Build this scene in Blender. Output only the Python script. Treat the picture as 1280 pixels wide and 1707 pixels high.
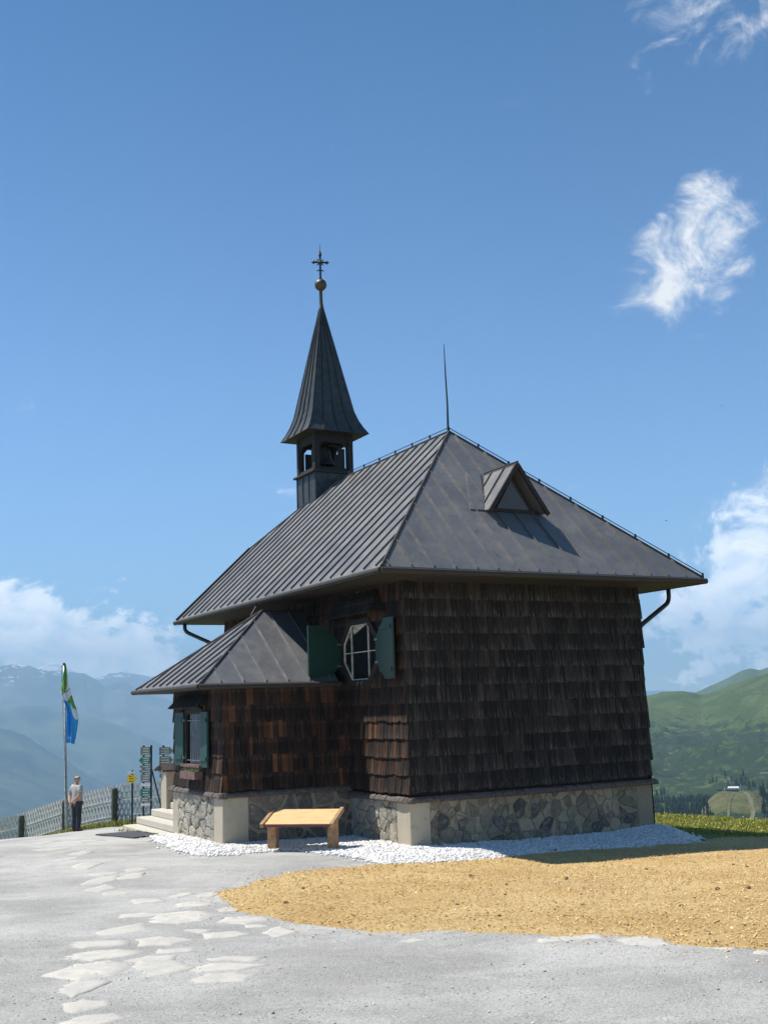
import bpy, bmesh, math, random
import numpy as np
from mathutils import Vector, Matrix, noise, Quaternion
from mathutils.geometry import delaunay_2d_cdt

random.seed(7)
R = math.radians
for o in list(bpy.data.objects):
    bpy.data.objects.remove(o)
SC = bpy.context.scene
COL = SC.collection

# ------------------------------------------------------------------ camera
FPX, PITCH, ROLL = 1842.6, 0.1757, 0.0326
cd = bpy.data.cameras.new('camera')
cd.sensor_fit = 'VERTICAL'
cd.sensor_height = 36.0
cd.lens = FPX / 1707.0 * 36.0
cd.clip_start = 0.1
cd.clip_end = 120000
cam = bpy.data.objects.new('camera', cd)
COL.objects.link(cam)
cam.matrix_world = Matrix.Translation((0, 0, 1.65)) @ Matrix.Rotation(math.pi / 2 + PITCH, 4, 'X') @ Matrix.Rotation(-ROLL, 4, 'Z')
SC.camera = cam

# ------------------------------------------------------------------ sky, sun, exposure
SUN = Vector((-2.88, 0.70, 5.4)).normalized()
SUN_EL = math.asin(SUN.z)
SUN_AZ = math.atan2(SUN.x, SUN.y)
world = bpy.data.worlds.new('World')
SC.world = world
world.use_nodes = True
wt = world.node_tree
wt.nodes.clear()


def wn(t, **kw):
    n = wt.nodes.new(t)
    for k, v in kw.items():
        setattr(n, k, v)
    return n


def wmath(op, a, b=None, c=None):
    n = wn('ShaderNodeMath', operation=op)
    for i, v in enumerate((a, b, c)):
        if v is None:
            continue
        if hasattr(v, 'is_output'):
            wt.links.new(v, n.inputs[i])
        else:
            n.inputs[i].default_value = v
    return n.outputs[0]


sky = wn('ShaderNodeTexSky', sky_type='NISHITA', sun_disc=False)
sky.sun_elevation = SUN_EL
sky.sun_rotation = SUN_AZ
sky.altitude = 1900
sky.air_density = 1.0
sky.dust_density = 0.15
sky.ozone_density = 6.0
tc = wn('ShaderNodeTexCoord')
DIR = tc.outputs['Generated']
mp = wn('ShaderNodeMapping')
mp.inputs['Scale'].default_value = (1, 1, 1.35)
wt.links.new(DIR, mp.inputs[0])


def wnoise(scale, detail, rough, dist, off=None):
    n = wn('ShaderNodeTexNoise')
    n.inputs['Scale'].default_value = scale
    n.inputs['Detail'].default_value = detail
    n.inputs['Roughness'].default_value = rough
    n.inputs['Distortion'].default_value = dist
    v = mp.outputs[0]
    if off:
        a = wn('ShaderNodeVectorMath', operation='ADD')
        wt.links.new(v, a.inputs[0])
        a.inputs[1].default_value = off
        v = a.outputs[0]
    wt.links.new(v, n.inputs['Vector'])
    return n.outputs[0]


CLOUDS = [((-0.3134, 0.9452, 0.0880), .034, .56), ((-0.3300, 0.9452, 0.0600), .046, .46), ((-0.2782, 0.9579, 0.0600), .038, .26),
          ((-0.2392, 0.9677, 0.0720), .034, .30), ((-0.2042, 0.9765, 0.0660), .034, .30), ((-0.2700, 0.9579, 0.0420), .05, .22),
          ((0.3310, 0.9330, 0.1420), .050, .66), ((0.3100, 0.9446, 0.1160), .028, .40), ((0.2480, 0.9656, 0.0780), .034, .40),
          ((0.3060, 0.9500, 0.0700), .048, .42), ((0.2860, 0.8672, 0.4090), .040, .33), ((0.3080, 0.8761, 0.3720), .056, .32),
          ((0.2480, 0.8897, 0.3780), .046, .28), ((0.2300, 0.9131, 0.3302), .050, .24), ((0.2255, 0.8062, 0.5560), .056, .33),
          ((0.2980, 0.7983, 0.5380), .060, .42), ((0.2660, 0.9000, 0.3400), .045, .19)]
acc = None
for c, r, amp in CLOUDS:
    d = wn('ShaderNodeVectorMath', operation='DOT_PRODUCT')
    nm = wn('ShaderNodeVectorMath', operation='NORMALIZE')
    wt.links.new(DIR, nm.inputs[0])
    wt.links.new(nm.outputs[0], d.inputs[0])
    d.inputs[1].default_value = Vector(c).normalized()
    e = wmath('MULTIPLY', wmath('SUBTRACT', d.outputs['Value'], 1.0), 2 / r ** 2)
    g = wmath('MULTIPLY', wmath('POWER', 2.71828, e), amp)
    acc = g if acc is None else wmath('ADD', acc, g)
sep = wn('ShaderNodeSeparateXYZ')
wt.links.new(DIR, sep.inputs[0])
hz = wmath('MULTIPLY', wmath('SUBTRACT', sep.outputs['Z'], 0.045), 1 / 0.045)
band = wmath('MULTIPLY', wmath('POWER', 2.71828, wmath('MULTIPLY', wmath('MULTIPLY', hz, hz), -1.0)), 0.19)
n1 = wnoise(19, 12, .64, .55)
n1b = wnoise(19, 12, .64, .55, (-.010, .002, .014))
n2 = wnoise(5, 3, .5, .2, (3.1, 1.7, .4))
lowf = wmath('POWER', 2.71828, wmath('MULTIPLY', wmath('MULTIPLY', sep.outputs['Z'], sep.outputs['Z']), -40.0))
n4 = wnoise(46, 8, .62, .3, (1.3, .2, 2.1))
puff = wmath('MULTIPLY', wmath('MULTIPLY', wmath('SUBTRACT', n4, .5), lowf), 1.5)
t = wmath('ADD', wmath('ADD', wmath('MULTIPLY', wmath('SUBTRACT', n1, .5), 1.7), puff), wmath('ADD', acc, band))
t = wmath('ADD', t, wmath('MULTIPLY', wmath('SUBTRACT', n2, .5), .22))
t = wmath('SUBTRACT', t, 0.31)
mr = wn('ShaderNodeMapRange', interpolation_type='SMOOTHSTEP')
wt.links.new(t, mr.inputs[0])
mr.inputs[1].default_value = -0.03
wt.links.new(wmath('SUBTRACT', .50, wmath('MULTIPLY', lowf, .32)), mr.inputs[2])
mr.inputs[3].default_value = 0
mr.inputs[4].default_value = 0.97
lit = wmath('ADD', wmath('MULTIPLY', wmath('SUBTRACT', n1, n1b), 3.2), .68)
lit.node.use_clamp = True
cr = wn('ShaderNodeMix', data_type='RGBA')
wt.links.new(lit, cr.inputs[0])
cr.inputs[6].default_value = (.52, .63, .78, 1)
cr.inputs[7].default_value = (.98, .97, .96, 1)
bg1 = wn('ShaderNodeBackground')
bg1.inputs[1].default_value = 0.088
tr = wn('ShaderNodeValToRGB')
wt.links.new(sep.outputs['Z'], tr.inputs[0])
te_ = tr.color_ramp.elements
te_.new(.5)
for e_, (p_, c_) in zip(te_, ((0.0, (1.0, 1.06, 1.03, 1)), (.28, (.82, .97, 1.0, 1)), (.58, (.38, .68, .78, 1)))):
    e_.position = p_
    e_.color = c_
tm = wn('ShaderNodeMix', data_type='RGBA', blend_type='MULTIPLY')
tm.inputs[0].default_value = 1
wt.links.new(sky.outputs[0], tm.inputs[6])
wt.links.new(tr.outputs[0], tm.inputs[7])
wt.links.new(tm.outputs[2], bg1.inputs[0])
bg2 = wn('ShaderNodeBackground')
bs_ = wn('ShaderNodeMapRange')
wt.links.new(sep.outputs['Z'], bs_.inputs[0])
for i_, v_ in ((1, 0.0), (2, .25), (3, 1.42), (4, .58)):
    bs_.inputs[i_].default_value = v_
wt.links.new(bs_.outputs[0], bg2.inputs[1])
wt.links.new(cr.outputs[2], bg2.inputs[0])
mx = wn('ShaderNodeMixShader')
wt.links.new(mr.outputs[0], mx.inputs[0])
wt.links.new(bg1.outputs[0], mx.inputs[1])
wt.links.new(bg2.outputs[0], mx.inputs[2])
wo = wn('ShaderNodeOutputWorld')
wt.links.new(mx.outputs[0], wo.inputs[0])

sd = bpy.data.lights.new('sun', 'SUN')
sd.energy = 3.9
sd.angle = R(0.53)
sd.color = (1.0, 0.955, 0.88)
sun = bpy.data.objects.new('sun', sd)
COL.objects.link(sun)
sun.rotation_mode = 'QUATERNION'
sun.rotation_quaternion = SUN.to_track_quat('Z', 'Y')

vs = SC.view_settings
vs.view_transform = 'Standard'
vs.look = 'None'
vs.exposure = 0.95
vs.gamma = 1.0
vs.use_curve_mapping = False
SC.render.engine = 'CYCLES'
SC.cycles.use_denoising = True
SC.cycles.max_bounces = 6
SC.cycles.volume_bounces = 0
SC.cycles.sample_clamp_indirect = 6

# ------------------------------------------------------------------ helpers
def link(o, parent=None):
    COL.objects.link(o)
    if parent is not None:
        o.parent = parent
    return o


def tag(o, label=None, cat=None, group=None, kind=None):
    if label:
        o['label'] = label
    if cat:
        o['category'] = cat
    if group:
        o['group'] = group
    if kind:
        o['kind'] = kind
    return o


def empty(name, loc=(0, 0, 0), rz=0, parent=None):
    o = bpy.data.objects.new(name, None)
    link(o, parent)
    o.location = loc
    o.rotation_euler = (0, 0, rz)
    o.empty_display_size = .2
    return o


class MB:
    def __init__(s):
        s.v = []
        s.f = []
        s.m = []

    def add(s, vs, fs, mi=0):
        n = len(s.v)
        s.v += [tuple(q) for q in vs]
        s.f += [tuple(i + n for i in f) for f in fs]
        s.m += [mi] * len(fs)
        return s

    def box(s, x0, x1, y0, y1, z0, z1, mi=0):
        return s.add([(x0, y0, z0), (x1, y0, z0), (x1, y1, z0), (x0, y1, z0), (x0, y0, z1), (x1, y0, z1), (x1, y1, z1), (x0, y1, z1)],
                     [(3, 2, 1, 0), (4, 5, 6, 7), (0, 1, 5, 4), (1, 2, 6, 5), (2, 3, 7, 6), (3, 0, 4, 7)], mi)

    def bar(s, a, b, w, h, up=(0, 0, 1), mi=0):
        a, b, up = Vector(a), Vector(b), Vector(up)
        d = (b - a).normalized()
        x = d.cross(up).normalized() * (w / 2)
        y = x.cross(d).normalized() * (h / 2)
        return s.add([a - x - y, a + x - y, a + x + y, a - x + y, b - x - y, b + x - y, b + x + y, b - x + y],
                     [(3, 2, 1, 0), (4, 5, 6, 7), (0, 1, 5, 4), (1, 2, 6, 5), (2, 3, 7, 6), (3, 0, 4, 7)], mi)

    def prism(s, poly, n, t, mi=0):
        """poly: 3D points counter-clockwise seen from +n; solid between poly and poly - n*t"""
        n = Vector(n).normalized()
        k = len(poly)
        top = [Vector(q) for q in poly]
        bot = [q - n * t for q in top]
        fs = [tuple(range(k)), tuple(range(2 * k - 1, k - 1, -1))]
        fs += [(i, i + k, (i + 1) % k + k, (i + 1) % k) for i in range(k)]
        return s.add(top + bot, fs, mi)

    def tube(s, path, r, n=8, cap=True, mi=0):
        P = [Vector(q) for q in path]
        rs = r if isinstance(r, (list, tuple)) else [r] * len(P)
        prev = None
        vs, fs = [], []
        for i, q in enumerate(P):
            d = (P[min(i + 1, len(P) - 1)] - P[max(i - 1, 0)]).normalized()
            if prev is None:
                x = d.orthogonal().normalized()
            else:
                x = (prev - d * prev.dot(d)).normalized()
            prev = x
            y = d.cross(x)
            vs += [q + (x * math.cos(2 * math.pi * k / n) + y * math.sin(2 * math.pi * k / n)) * rs[i] for k in range(n)]
        for i in range(len(P) - 1):
            for k in range(n):
                a, b = i * n + k, i * n + (k + 1) % n
                fs.append((a, b, b + n, a + n))
        if cap:
            fs.append(tuple(range(n - 1, -1, -1)))
            fs.append(tuple((len(P) - 1) * n + k for k in range(n)))
        return s.add(vs, fs, mi)

    def lathe(s, prof, c=(0, 0, 0), n=16, mi=0):
        vs, fs = [], []
        for r, z in prof:
            vs += [(c[0] + r * math.cos(2 * math.pi * k / n), c[1] + r * math.sin(2 * math.pi * k / n), c[2] + z) for k in range(n)]
        for i in range(len(prof) - 1):
            for k in range(n):
                a, b = i * n + k, i * n + (k + 1) % n
                fs.append((a, b, b + n, a + n))
        fs.append(tuple(range(n - 1, -1, -1)))
        fs.append(tuple((len(prof) - 1) * n + k for k in range(n)))
        return s.add(vs, fs, mi)

    def mesh(s, name, mats, smooth=False):
        me = bpy.data.meshes.new(name)
        me.from_pydata(s.v, [], s.f)
        for m in (mats if isinstance(mats, (list, tuple)) else [mats]):
            me.materials.append(m)
        if any(s.m):
            me.polygons.foreach_set('material_index', s.m)
        if smooth:
            me.polygons.foreach_set('use_smooth', [True] * len(me.polygons))
        me.validate()
        me.update()
        return me

    def build(s, name, mats, parent=None, smooth=False, bevel=0):
        o = bpy.data.objects.new(name, s.mesh(name, mats, smooth))
        link(o, parent)
        if bevel:
            b = o.modifiers.new('bevel', 'BEVEL')
            b.width = bevel
            b.segments = 2
            b.limit_method = 'ANGLE'
            b.angle_limit = R(40)
        return o


def np_mesh(name, V, F, mat, parent=None, smooth=False, label=None):
    """V (n,3) array, F (m,k) array, k = 3 or 4"""
    V = np.asarray(V, dtype=np.float32)
    F = np.asarray(F, dtype=np.int32)
    me = bpy.data.meshes.new(name)
    k = F.shape[1]
    me.vertices.add(len(V))
    me.vertices.foreach_set('co', V.ravel())
    me.loops.add(F.size)
    me.loops.foreach_set('vertex_index', F.ravel())
    me.polygons.add(len(F))
    me.polygons.foreach_set('loop_start', np.arange(0, F.size, k, dtype=np.int32))
    me.polygons.foreach_set('use_smooth', np.full(len(F), smooth))
    me.materials.append(mat)
    me.update()
    me.validate()
    o = bpy.data.objects.new(name, me)
    return link(o, parent)


# ------------------------------------------------------------------ materials
class NT:
    def __init__(s, name):
        s.m = bpy.data.materials.new(name)
        s.m.use_nodes = True
        s.t = s.m.node_tree
        s.b = s.t.nodes['Principled BSDF']

    def n(s, t, **kw):
        q = s.t.nodes.new(t)
        for k, v in kw.items():
            setattr(q, k, v)
        return q

    def put(s, sock, v):
        if hasattr(v, 'is_output'):
            s.t.links.new(v, sock)
        elif v is not None:
            if hasattr(sock.default_value, '__len__') and len(sock.default_value) == 4 and len(v) == 3:
                v = (*v, 1)
            sock.default_value = v

    def math(s, op, a, b=None, clamp=False):
        q = s.n('ShaderNodeMath', operation=op, use_clamp=clamp)
        s.put(q.inputs[0], a)
        if b is not None:
            s.put(q.inputs[1], b)
        return q.outputs[0]

    def pos(s, scale=(1, 1, 1), obj=False, off=None):
        if obj:
            v = s.n('ShaderNodeTexCoord').outputs['Object']
        else:
            v = s.n('ShaderNodeNewGeometry').outputs['Position']
        mp_ = s.n('ShaderNodeMapping')
        s.t.links.new(v, mp_.inputs[0])
        mp_.inputs['Scale'].default_value = scale
        if off is not None:
            s.put(mp_.inputs['Location'], off)
        return mp_.outputs[0]

    def noise(s, vec, scale, detail=4, rough=.55, dist=0):
        q = s.n('ShaderNodeTexNoise')
        s.t.links.new(vec, q.inputs['Vector'])
        q.inputs['Scale'].default_value = scale
        q.inputs['Detail'].default_value = detail
        q.inputs['Roughness'].default_value = rough
        q.inputs['Distortion'].default_value = dist
        return q.outputs[0]

    def vor(s, vec, scale, feature='F1', out=0):
        q = s.n('ShaderNodeTexVoronoi', feature=feature)
        s.t.links.new(vec, q.inputs['Vector'])
        q.inputs['Scale'].default_value = scale
        return q.outputs[out]

    def ramp(s, f, stops, interp='LINEAR'):
        q = s.n('ShaderNodeValToRGB')
        q.color_ramp.interpolation = interp
        e = q.color_ramp.elements
        while len(e) < len(stops):
            e.new(.5)
        for k, (p, c) in zip(e, stops):
            k.position = p
            k.color = (*c, 1) if len(c) == 3 else c
        s.put(q.inputs[0], f)
        return q.outputs[0]

    def step(s, f, a, b, lo=0., hi=1.):
        q = s.n('ShaderNodeMapRange', interpolation_type='SMOOTHSTEP')
        s.put(q.inputs[0], f)
        q.inputs[1].default_value = a
        q.inputs[2].default_value = b
        q.inputs[3].default_value = lo
        q.inputs[4].default_value = hi
        return q.outputs[0]

    def mix(s, f, a, b, mode='MIX'):
        q = s.n('ShaderNodeMix', data_type='RGBA', blend_type=mode)
        s.put(q.inputs[0], f)
        s.put(q.inputs[6], a)
        s.put(q.inputs[7], b)
        return q.outputs[2]

    def rnd(s):
        a = s.n('ShaderNodeObjectInfo').outputs['Random']
        b = s.n('ShaderNodeNewGeometry').outputs['Random Per Island']
        return s.math('FRACT', s.math('ADD', a, b))

    def bump(s, h, strength=.5, dist=.02):
        q = s.n('ShaderNodeBump')
        q.inputs['Strength'].default_value = strength
        q.inputs['Distance'].default_value = dist
        s.put(q.inputs['Height'], h)
        s.t.links.new(q.outputs[0], s.b.inputs['Normal'])

    def done(s, color=None, rough=.8, metal=0., spec=.5):
        s.put(s.b.inputs['Base Color'], color)
        s.put(s.b.inputs['Roughness'], rough)
        s.put(s.b.inputs['Metallic'], metal)
        s.put(s.b.inputs['Specular IOR Level'], spec)
        return s.m


def plain(name, c, rough=.7, metal=0., var=.25, scale=8, bump=.0, spec=.5):
    k = NT(name)
    f = k.noise(k.pos(), scale, 5)
    a = tuple(min(1, x * (1 - var)) for x in c)
    b = tuple(min(1, x * (1 + var)) for x in c)
    col = k.mix(k.step(f, .3, .7), a, b)
    if bump:
        k.bump(k.noise(k.pos(), scale * 6, 4), .6, bump)
    return k.done(col, rough, metal, spec)


M = {}
# weathered dark sheet metal of the roofs
k = NT('roof_metal')
P = k.pos()
rn = k.rnd()
f0 = k.noise(P, .55, 6, .62, .6)
f1 = k.noise(P, 2.2, 6, .65, .4)
f2 = k.noise(k.pos((6, 6, 1.2)), 1, 5, .65)
c = k.mix(k.step(f0, .36, .66), (.108, .110, .112), (.160, .155, .150))
c = k.mix(k.step(f1, .46, .72, 0, .4), c, (.19, .178, .160))
c = k.mix(k.step(f2, .56, .76, 0, .35), c, (.27, .25, .225))
c = k.mix(k.step(f2, .46, .30, 0, .4), c, (.06, .062, .066))
c = k.mix(k.step(rn, 0, 1, 0, .5), c, (.115, .118, .124))
k.bump(k.math('ADD', k.noise(k.pos((1, 1, .6)), 3.0, 3), k.math('MULTIPLY', f1, .3)), .5, .03)
M['roof'] = k.done(c, k.step(f1, .3, .7, .38, .60), .15)
k = NT('roof_trim')
P = k.pos()
M['trim'] = k.done(k.mix(k.noise(P, 4, 4), (.022, .020, .019), (.042, .038, .034)), .8, .0)
M['dark_metal'] = plain('dark_metal', (.03, .03, .032), .45, .3)
M['spire'] = plain('spire_metal', (.048, .049, .046), .45, .15, .3, 5)
M['bronze'] = plain('aged_bronze', (.10, .075, .052), .5, .5, .3, 12)
M['bell'] = plain('bell_bronze', (.05, .042, .032), .5, .5, .3, 12)


def shingle_mat(name, stops, wear, lightc):
    k = NT(name)
    rn = k.rnd()
    grain = k.noise(k.pos((34, 34, 1.2)), 1, 6, .75)
    big = k.noise(k.pos(), .9, 4)
    z = k.n('ShaderNodeSeparateXYZ')
    k.t.links.new(k.n('ShaderNodeNewGeometry').outputs['Position'], z.inputs[0])
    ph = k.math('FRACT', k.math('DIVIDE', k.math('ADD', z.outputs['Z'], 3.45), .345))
    c = k.ramp(rn, stops)
    # each course: paler lower end, darker upper end, to make the rows read
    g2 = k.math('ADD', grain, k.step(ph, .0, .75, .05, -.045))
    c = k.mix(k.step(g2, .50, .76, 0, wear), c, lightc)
    c = k.mix(k.step(g2, .46, .30, 0, .85), c, (.006, .005, .005))
    c = k.mix(k.step(big, .42, .70, .0, .45), c, (.010, .009, .009))
    k.bump(grain, .8, .008)
    return k.done(c, .85, 0, .25)


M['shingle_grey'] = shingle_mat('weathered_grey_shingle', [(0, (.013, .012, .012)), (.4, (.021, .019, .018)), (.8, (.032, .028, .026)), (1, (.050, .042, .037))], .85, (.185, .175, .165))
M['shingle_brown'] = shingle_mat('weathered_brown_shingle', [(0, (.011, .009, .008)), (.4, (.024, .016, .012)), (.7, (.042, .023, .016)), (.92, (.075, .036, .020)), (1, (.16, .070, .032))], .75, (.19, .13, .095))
M['wall_core'] = plain('tarred_timber', (.014, .011, .009), .9)
M['ledge'] = plain('ledge_shingle', (.115, .095, .083), .85, 0, .45, 30, .01)
M['dark_wood'] = plain('dark_stained_wood', (.022, .016, .013), .75, 0, .4, 14)
M['sill_wood'] = plain('red_brown_painted_wood', (.15, .085, .075), .7)

k = NT('mortar')
P = k.pos()
c = k.mix(k.noise(P, 3, 6), (.28, .245, .175), (.42, .37, .27))
c = k.mix(k.step(k.noise(P, 11, 5), .5, .8, 0, .5), c, (.20, .17, .12))
k.bump(k.noise(P, 22, 6, .7), 1.0, .04)
M['mortar'] = k.done(c, .92, 0, .2)


def stone_mat(name, stops):
    k = NT(name)
    P = k.pos()
    c = k.ramp(k.rnd(), stops)
    f = k.noise(P, 9, 6, .65, .5)
    c = k.mix(k.step(f, .45, .75, 0, .7), c, (.42, .385, .31))
    c = k.mix(k.step(k.noise(P, 5, 6, .65), .5, .72, 0, .75), c, (.085, .078, .06))
    c = k.mix(k.step(k.noise(P, 2.2, 5, .6), .52, .70, 0, .3), c, (.36, .315, .235))
    k.bump(k.math('ADD', f, k.math('MULTIPLY', k.noise(P, 45, 4), .4)), .9, .03)
    return k.done(c, .85, 0, .3)


M['stone'] = stone_mat('field_stone', [(0, (.26, .245, .21)), (.3, (.40, .37, .30)), (.55, (.32, .305, .27)), (.8, (.45, .40, .31)), (1, (.36, .30, .235))])
M['stone_hip'] = stone_mat('flush_field_stone', [(0, (.13, .115, .085)), (.3, (.24, .21, .15)), (.6, (.33, .285, .195)), (.85, (.40, .34, .23)), (1, (.18, .16, .12))])
M['stone_dark'] = stone_mat('dark_field_stone', [(0, (.085, .082, .078)), (.4, (.13, .124, .115)), (.75, (.18, .162, .132)), (1, (.21, .17, .125))])
k = NT('smooth_plaster')
P = k.pos()
c = k.mix(k.noise(P, 2.2, 6), (.38, .34, .26), (.48, .43, .33))
c = k.mix(k.step(k.noise(k.pos((1, 1, .4)), 6, 6, .65), .5, .75, 0, .6), c, (.30, .265, .20))
c = k.mix(k.step(k.noise(P, 2.6, 7, .7, .8), .58, .66, 0, .5), c, (.22, .19, .14))
k.bump(k.noise(P, 25, 5), .5, .012)
M['plaster'] = k.done(c, .9, 0, .2)
k = NT('step_stone')
P = k.pos()
c = k.mix(k.noise(P, 5, 6), (.42, .385, .32), (.58, .54, .47))
c = k.mix(k.step(k.noise(P, 60, 3), .55, .75, 0, .5), c, (.30, .27, .24))
k.bump(k.noise(P, 60, 4), .5, .01)
M['step'] = k.done(c, .9, 0, .2)
k = NT('green_painted_wood')
gr = k.noise(k.pos((30, 30, 1.2)), 1, 4)
c = k.mix(gr, (.011, .043, .035), (.020, .066, .054))
k.bump(gr, .3, .006)
M['green'] = k.done(c, .5, 0, .4)
M['white_paint'] = plain('white_window_paint', (.62, .58, .50), .5)
M['iron'] = plain('iron_hinge', (.30, .29, .28), .45, .7)
k = NT('window_glass')
M['glass'] = k.done((.010, .012, .014), .05, 0, .45)
k = NT('dormer_glass')
M['dglass'] = k.done((.06, .052, .045), .14, 0, .5)
k = NT('larch_board')
gr = k.noise(k.pos((3, 26, 26)), 1, 5, .6, .3)
c = k.mix(k.step(gr, .35, .75), (.66, .46, .225), (.55, .32, .13))
M['larch'] = k.done(c, .6, 0, .35)
M['larch_post'] = plain('larch_post', (.36, .215, .105), .7, 0, .3, 14)
M['plum'] = plain('plum_edge_strip', (.17, .045, .06), .6)
M['soil'] = plain('plant_soil', (.04, .03, .02), .9)
M['mat'] = plain('rubber_mat', (.05, .052, .055), .85, 0, .35, 60, .006)
M['fence_wood'] = plain('weathered_lattice_wood', (.52, .50, .48), .85, 0, .2, 10)
M['fence_post'] = plain('grey_fence_post', (.075, .082, .075), .8, 0, .3, 10)
M['pole'] = plain('painted_flagpole', (.40, .42, .40), .4, .4)
M['pole_dark'] = plain('blue_grey_steel', (.03, .035, .06), .45, .4)
M['sign_grey'] = plain('grey_green_sign', (.20, .24, .205), .6)
M['sign_green'] = plain('green_sign', (.02, .21, .145), .55)
M['sign_white'] = plain('white_lettering', (.78, .78, .76), .6, 0, .05)
M['sign_yellow'] = plain('yellow_sign', (.82, .56, .015), .5, 0, .08)
M['black'] = plain('black_lettering', (.03, .03, .03), .6)

# ground kinds
k = NT('gravel')
P = k.pos()
f = k.noise(P, .55, 7, .6, .3)
f9 = k.noise(k.pos((.8, 1.1, 1)), 1.4, 8, .72, .9)
c = k.mix(k.step(f, .32, .68), (.34, .33, .308), (.55, .537, .50))
c = k.mix(k.step(f9, .46, .70, 0, .7), c, (.32, .308, .285))
c = k.mix(k.step(k.noise(k.pos((.5, .7, 1), off=(3, 1, 0)), .9, 7, .68, 1.0), .52, .66, 0, .5), c, (.58, .565, .53))
sp = k.vor(P, 42)
c = k.mix(k.step(k.noise(P, 60, 3, .7), .50, .68, 0, .8), c, (.66, .645, .61))
c = k.mix(k.step(k.noise(P, 33, 4, .75), .50, .66, 0, .75), c, (.26, .252, .235))
c = k.mix(k.step(k.noise(k.pos((.5, 2.6, 1)), .8, 5), .55, .75, 0, .35), c, (.50, .475, .42))
k.bump(k.math('ADD', k.noise(P, 45, 4, .75), k.math('MULTIPLY', k.noise(P, 5, 4), .8)), 1.0, .028)
M['gravel'] = k.done(c, .95, 0, .15)
k = NT('wood_chips')
P = k.pos()
f = k.noise(P, .8, 6, .6)
c = k.mix(k.step(f, .35, .65), (.63, .42, .175), (.75, .54, .25))
c = k.mix(k.step(k.noise(P, 28, 4, .7), .52, .72, 0, .65), c, (.82, .63, .34))
c = k.mix(k.step(k.noise(P, 20, 5, .7, .6), .54, .72, 0, .6), c, (.40, .24, .085))
c = k.mix(k.step(k.noise(P, 2.4, 6, .7), .56, .76, 0, .6), c, (.36, .225, .10))
c = k.mix(k.step(k.noise(P, .35, 5, .6), .5, .75, 0, .45), c, (.66, .50, .28))
k.bump(k.math('ADD', k.noise(P, 38, 5, .75), k.math('MULTIPLY', k.noise(P, 6, 4), 1.2)), 1.0, .05)
M['chips'] = k.done(c, .95, 0, .12)
k = NT('wood_chip_piece')
M['chip'] = k.done(k.ramp(k.rnd(), [(0, (.40, .25, .10)), (.35, (.62, .42, .18)), (.7, (.72, .52, .25)), (1, (.82, .67, .42))]), .9, 0, .15)
k = NT('white_pebble')
M['pebble'] = k.done(k.ramp(k.rnd(), [(0, (.52, .50, .47)), (.4, (.66, .645, .62)), (1, (.80, .785, .76))]), .75, 0, .3)
k = NT('gravel_stone')
M['grit'] = k.done(k.ramp(k.rnd(), [(0, (.32, .31, .29)), (.5, (.46, .445, .42)), (1, (.62, .60, .56))]), .9, 0, .2)
k = NT('flagstone')
P = k.pos()
c = k.ramp(k.rnd(), [(0, (.45, .42, .36)), (.5, (.52, .488, .425)), (1, (.45, .425, .38))])
c = k.mix(k.step(k.noise(P, 6, 7, .65), .42, .68, 0, .75), c, (.41, .39, .355))
c = k.mix(k.step(k.noise(P, 3.5, 8, .75), .44, .60, 0, .85), c, (.40, .388, .362))
c = k.mix(k.step(k.noise(P, 38, 4, .7), .52, .70, 0, .5), c, (.30, .29, .27))
k.bump(k.noise(P, 12, 6, .65), .7, .02)
M['flag'] = k.done(c, .9, 0, .2)
k = NT('meadow')
P = k.pos()
f = k.noise(P, .5, 6)
c = k.mix(k.step(f, .3, .7), (.15, .17, .035), (.24, .24, .06))
c = k.mix(k.step(k.noise(P, .01, 5), .4, .65, 0, .5), c, (.07, .10, .03))
k.bump(k.noise(P, 20, 4), .8, .05)
M['meadow'] = k.done(c, .95, 0, .1)
k = NT('grass_blade')
M['grass'] = k.done(k.ramp(k.rnd(), [(0, (.17, .21, .04)), (.5, (.29, .31, .06)), (.85, (.40, .37, .11)), (1, (.48, .42, .20))]), .8, 0, .2)
k = NT('flower_heads')
M['flower'] = k.done(k.ramp(k.rnd(), [(0, (.75, .55, .02)), (.6, (.85, .68, .06)), (.8, (.75, .25, .08)), (1, (.8, .75, .6))]), .8, 0, .2)

# ------------------------------------------------------------------ ground height
CTRL = np.array([(0, 0, 0), (-8, 0, 0), (8, 0, 0), (0, -12, .3), (-10, 8, -.4), (10, 8, -.4), (0, 8, -.4), (0, 12, -.6), (-9, 13, -.62), (9, 13, -.62), (0, 16, -.8), (-6, 17, -.83), (8, 18, -1.03),
                 (0.2, 20, -.98), (.33, 22, -1.04), (5.64, 24.9, -1.2), (-.9, 24.2, -1.05), (-3.4, 22.8, -.98), (-4.9, 25.5, -1.0), (-6.9, 28.4, -1.15), (2, 30, -1.4), (-3, 31, -1.4), (8.7, 25, -1.46), (7.2, 28.5, -1.58), (7, 33, -1.80), (2.7, 19.9, -1.15), (6.3, 21.9, -1.26), (7.9, 22.7, -1.37), (14, 24, -1.65), (12, 32, -2.1),
                 (-10, 36, -1.87), (-10.9, 31.5, -1.6), (-8, 36, -1.72), (-9.3, 38, -1.9), (-11.4, 39.6, -2.36), (-13.5, 41.5, -2.98), (-18.9, 43.5, -4.0), (-12.4, 36, -2.12), (-20, 30, -2.2), (-25, 15, -1.2), (25, 15, -1.0), (25, 30, -1.7), (-4, 37, -1.7)], float)


def _k(r2):
    return np.where(r2 > 1e-12, r2 * np.log(np.maximum(r2, 1e-12)), 0.)


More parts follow.
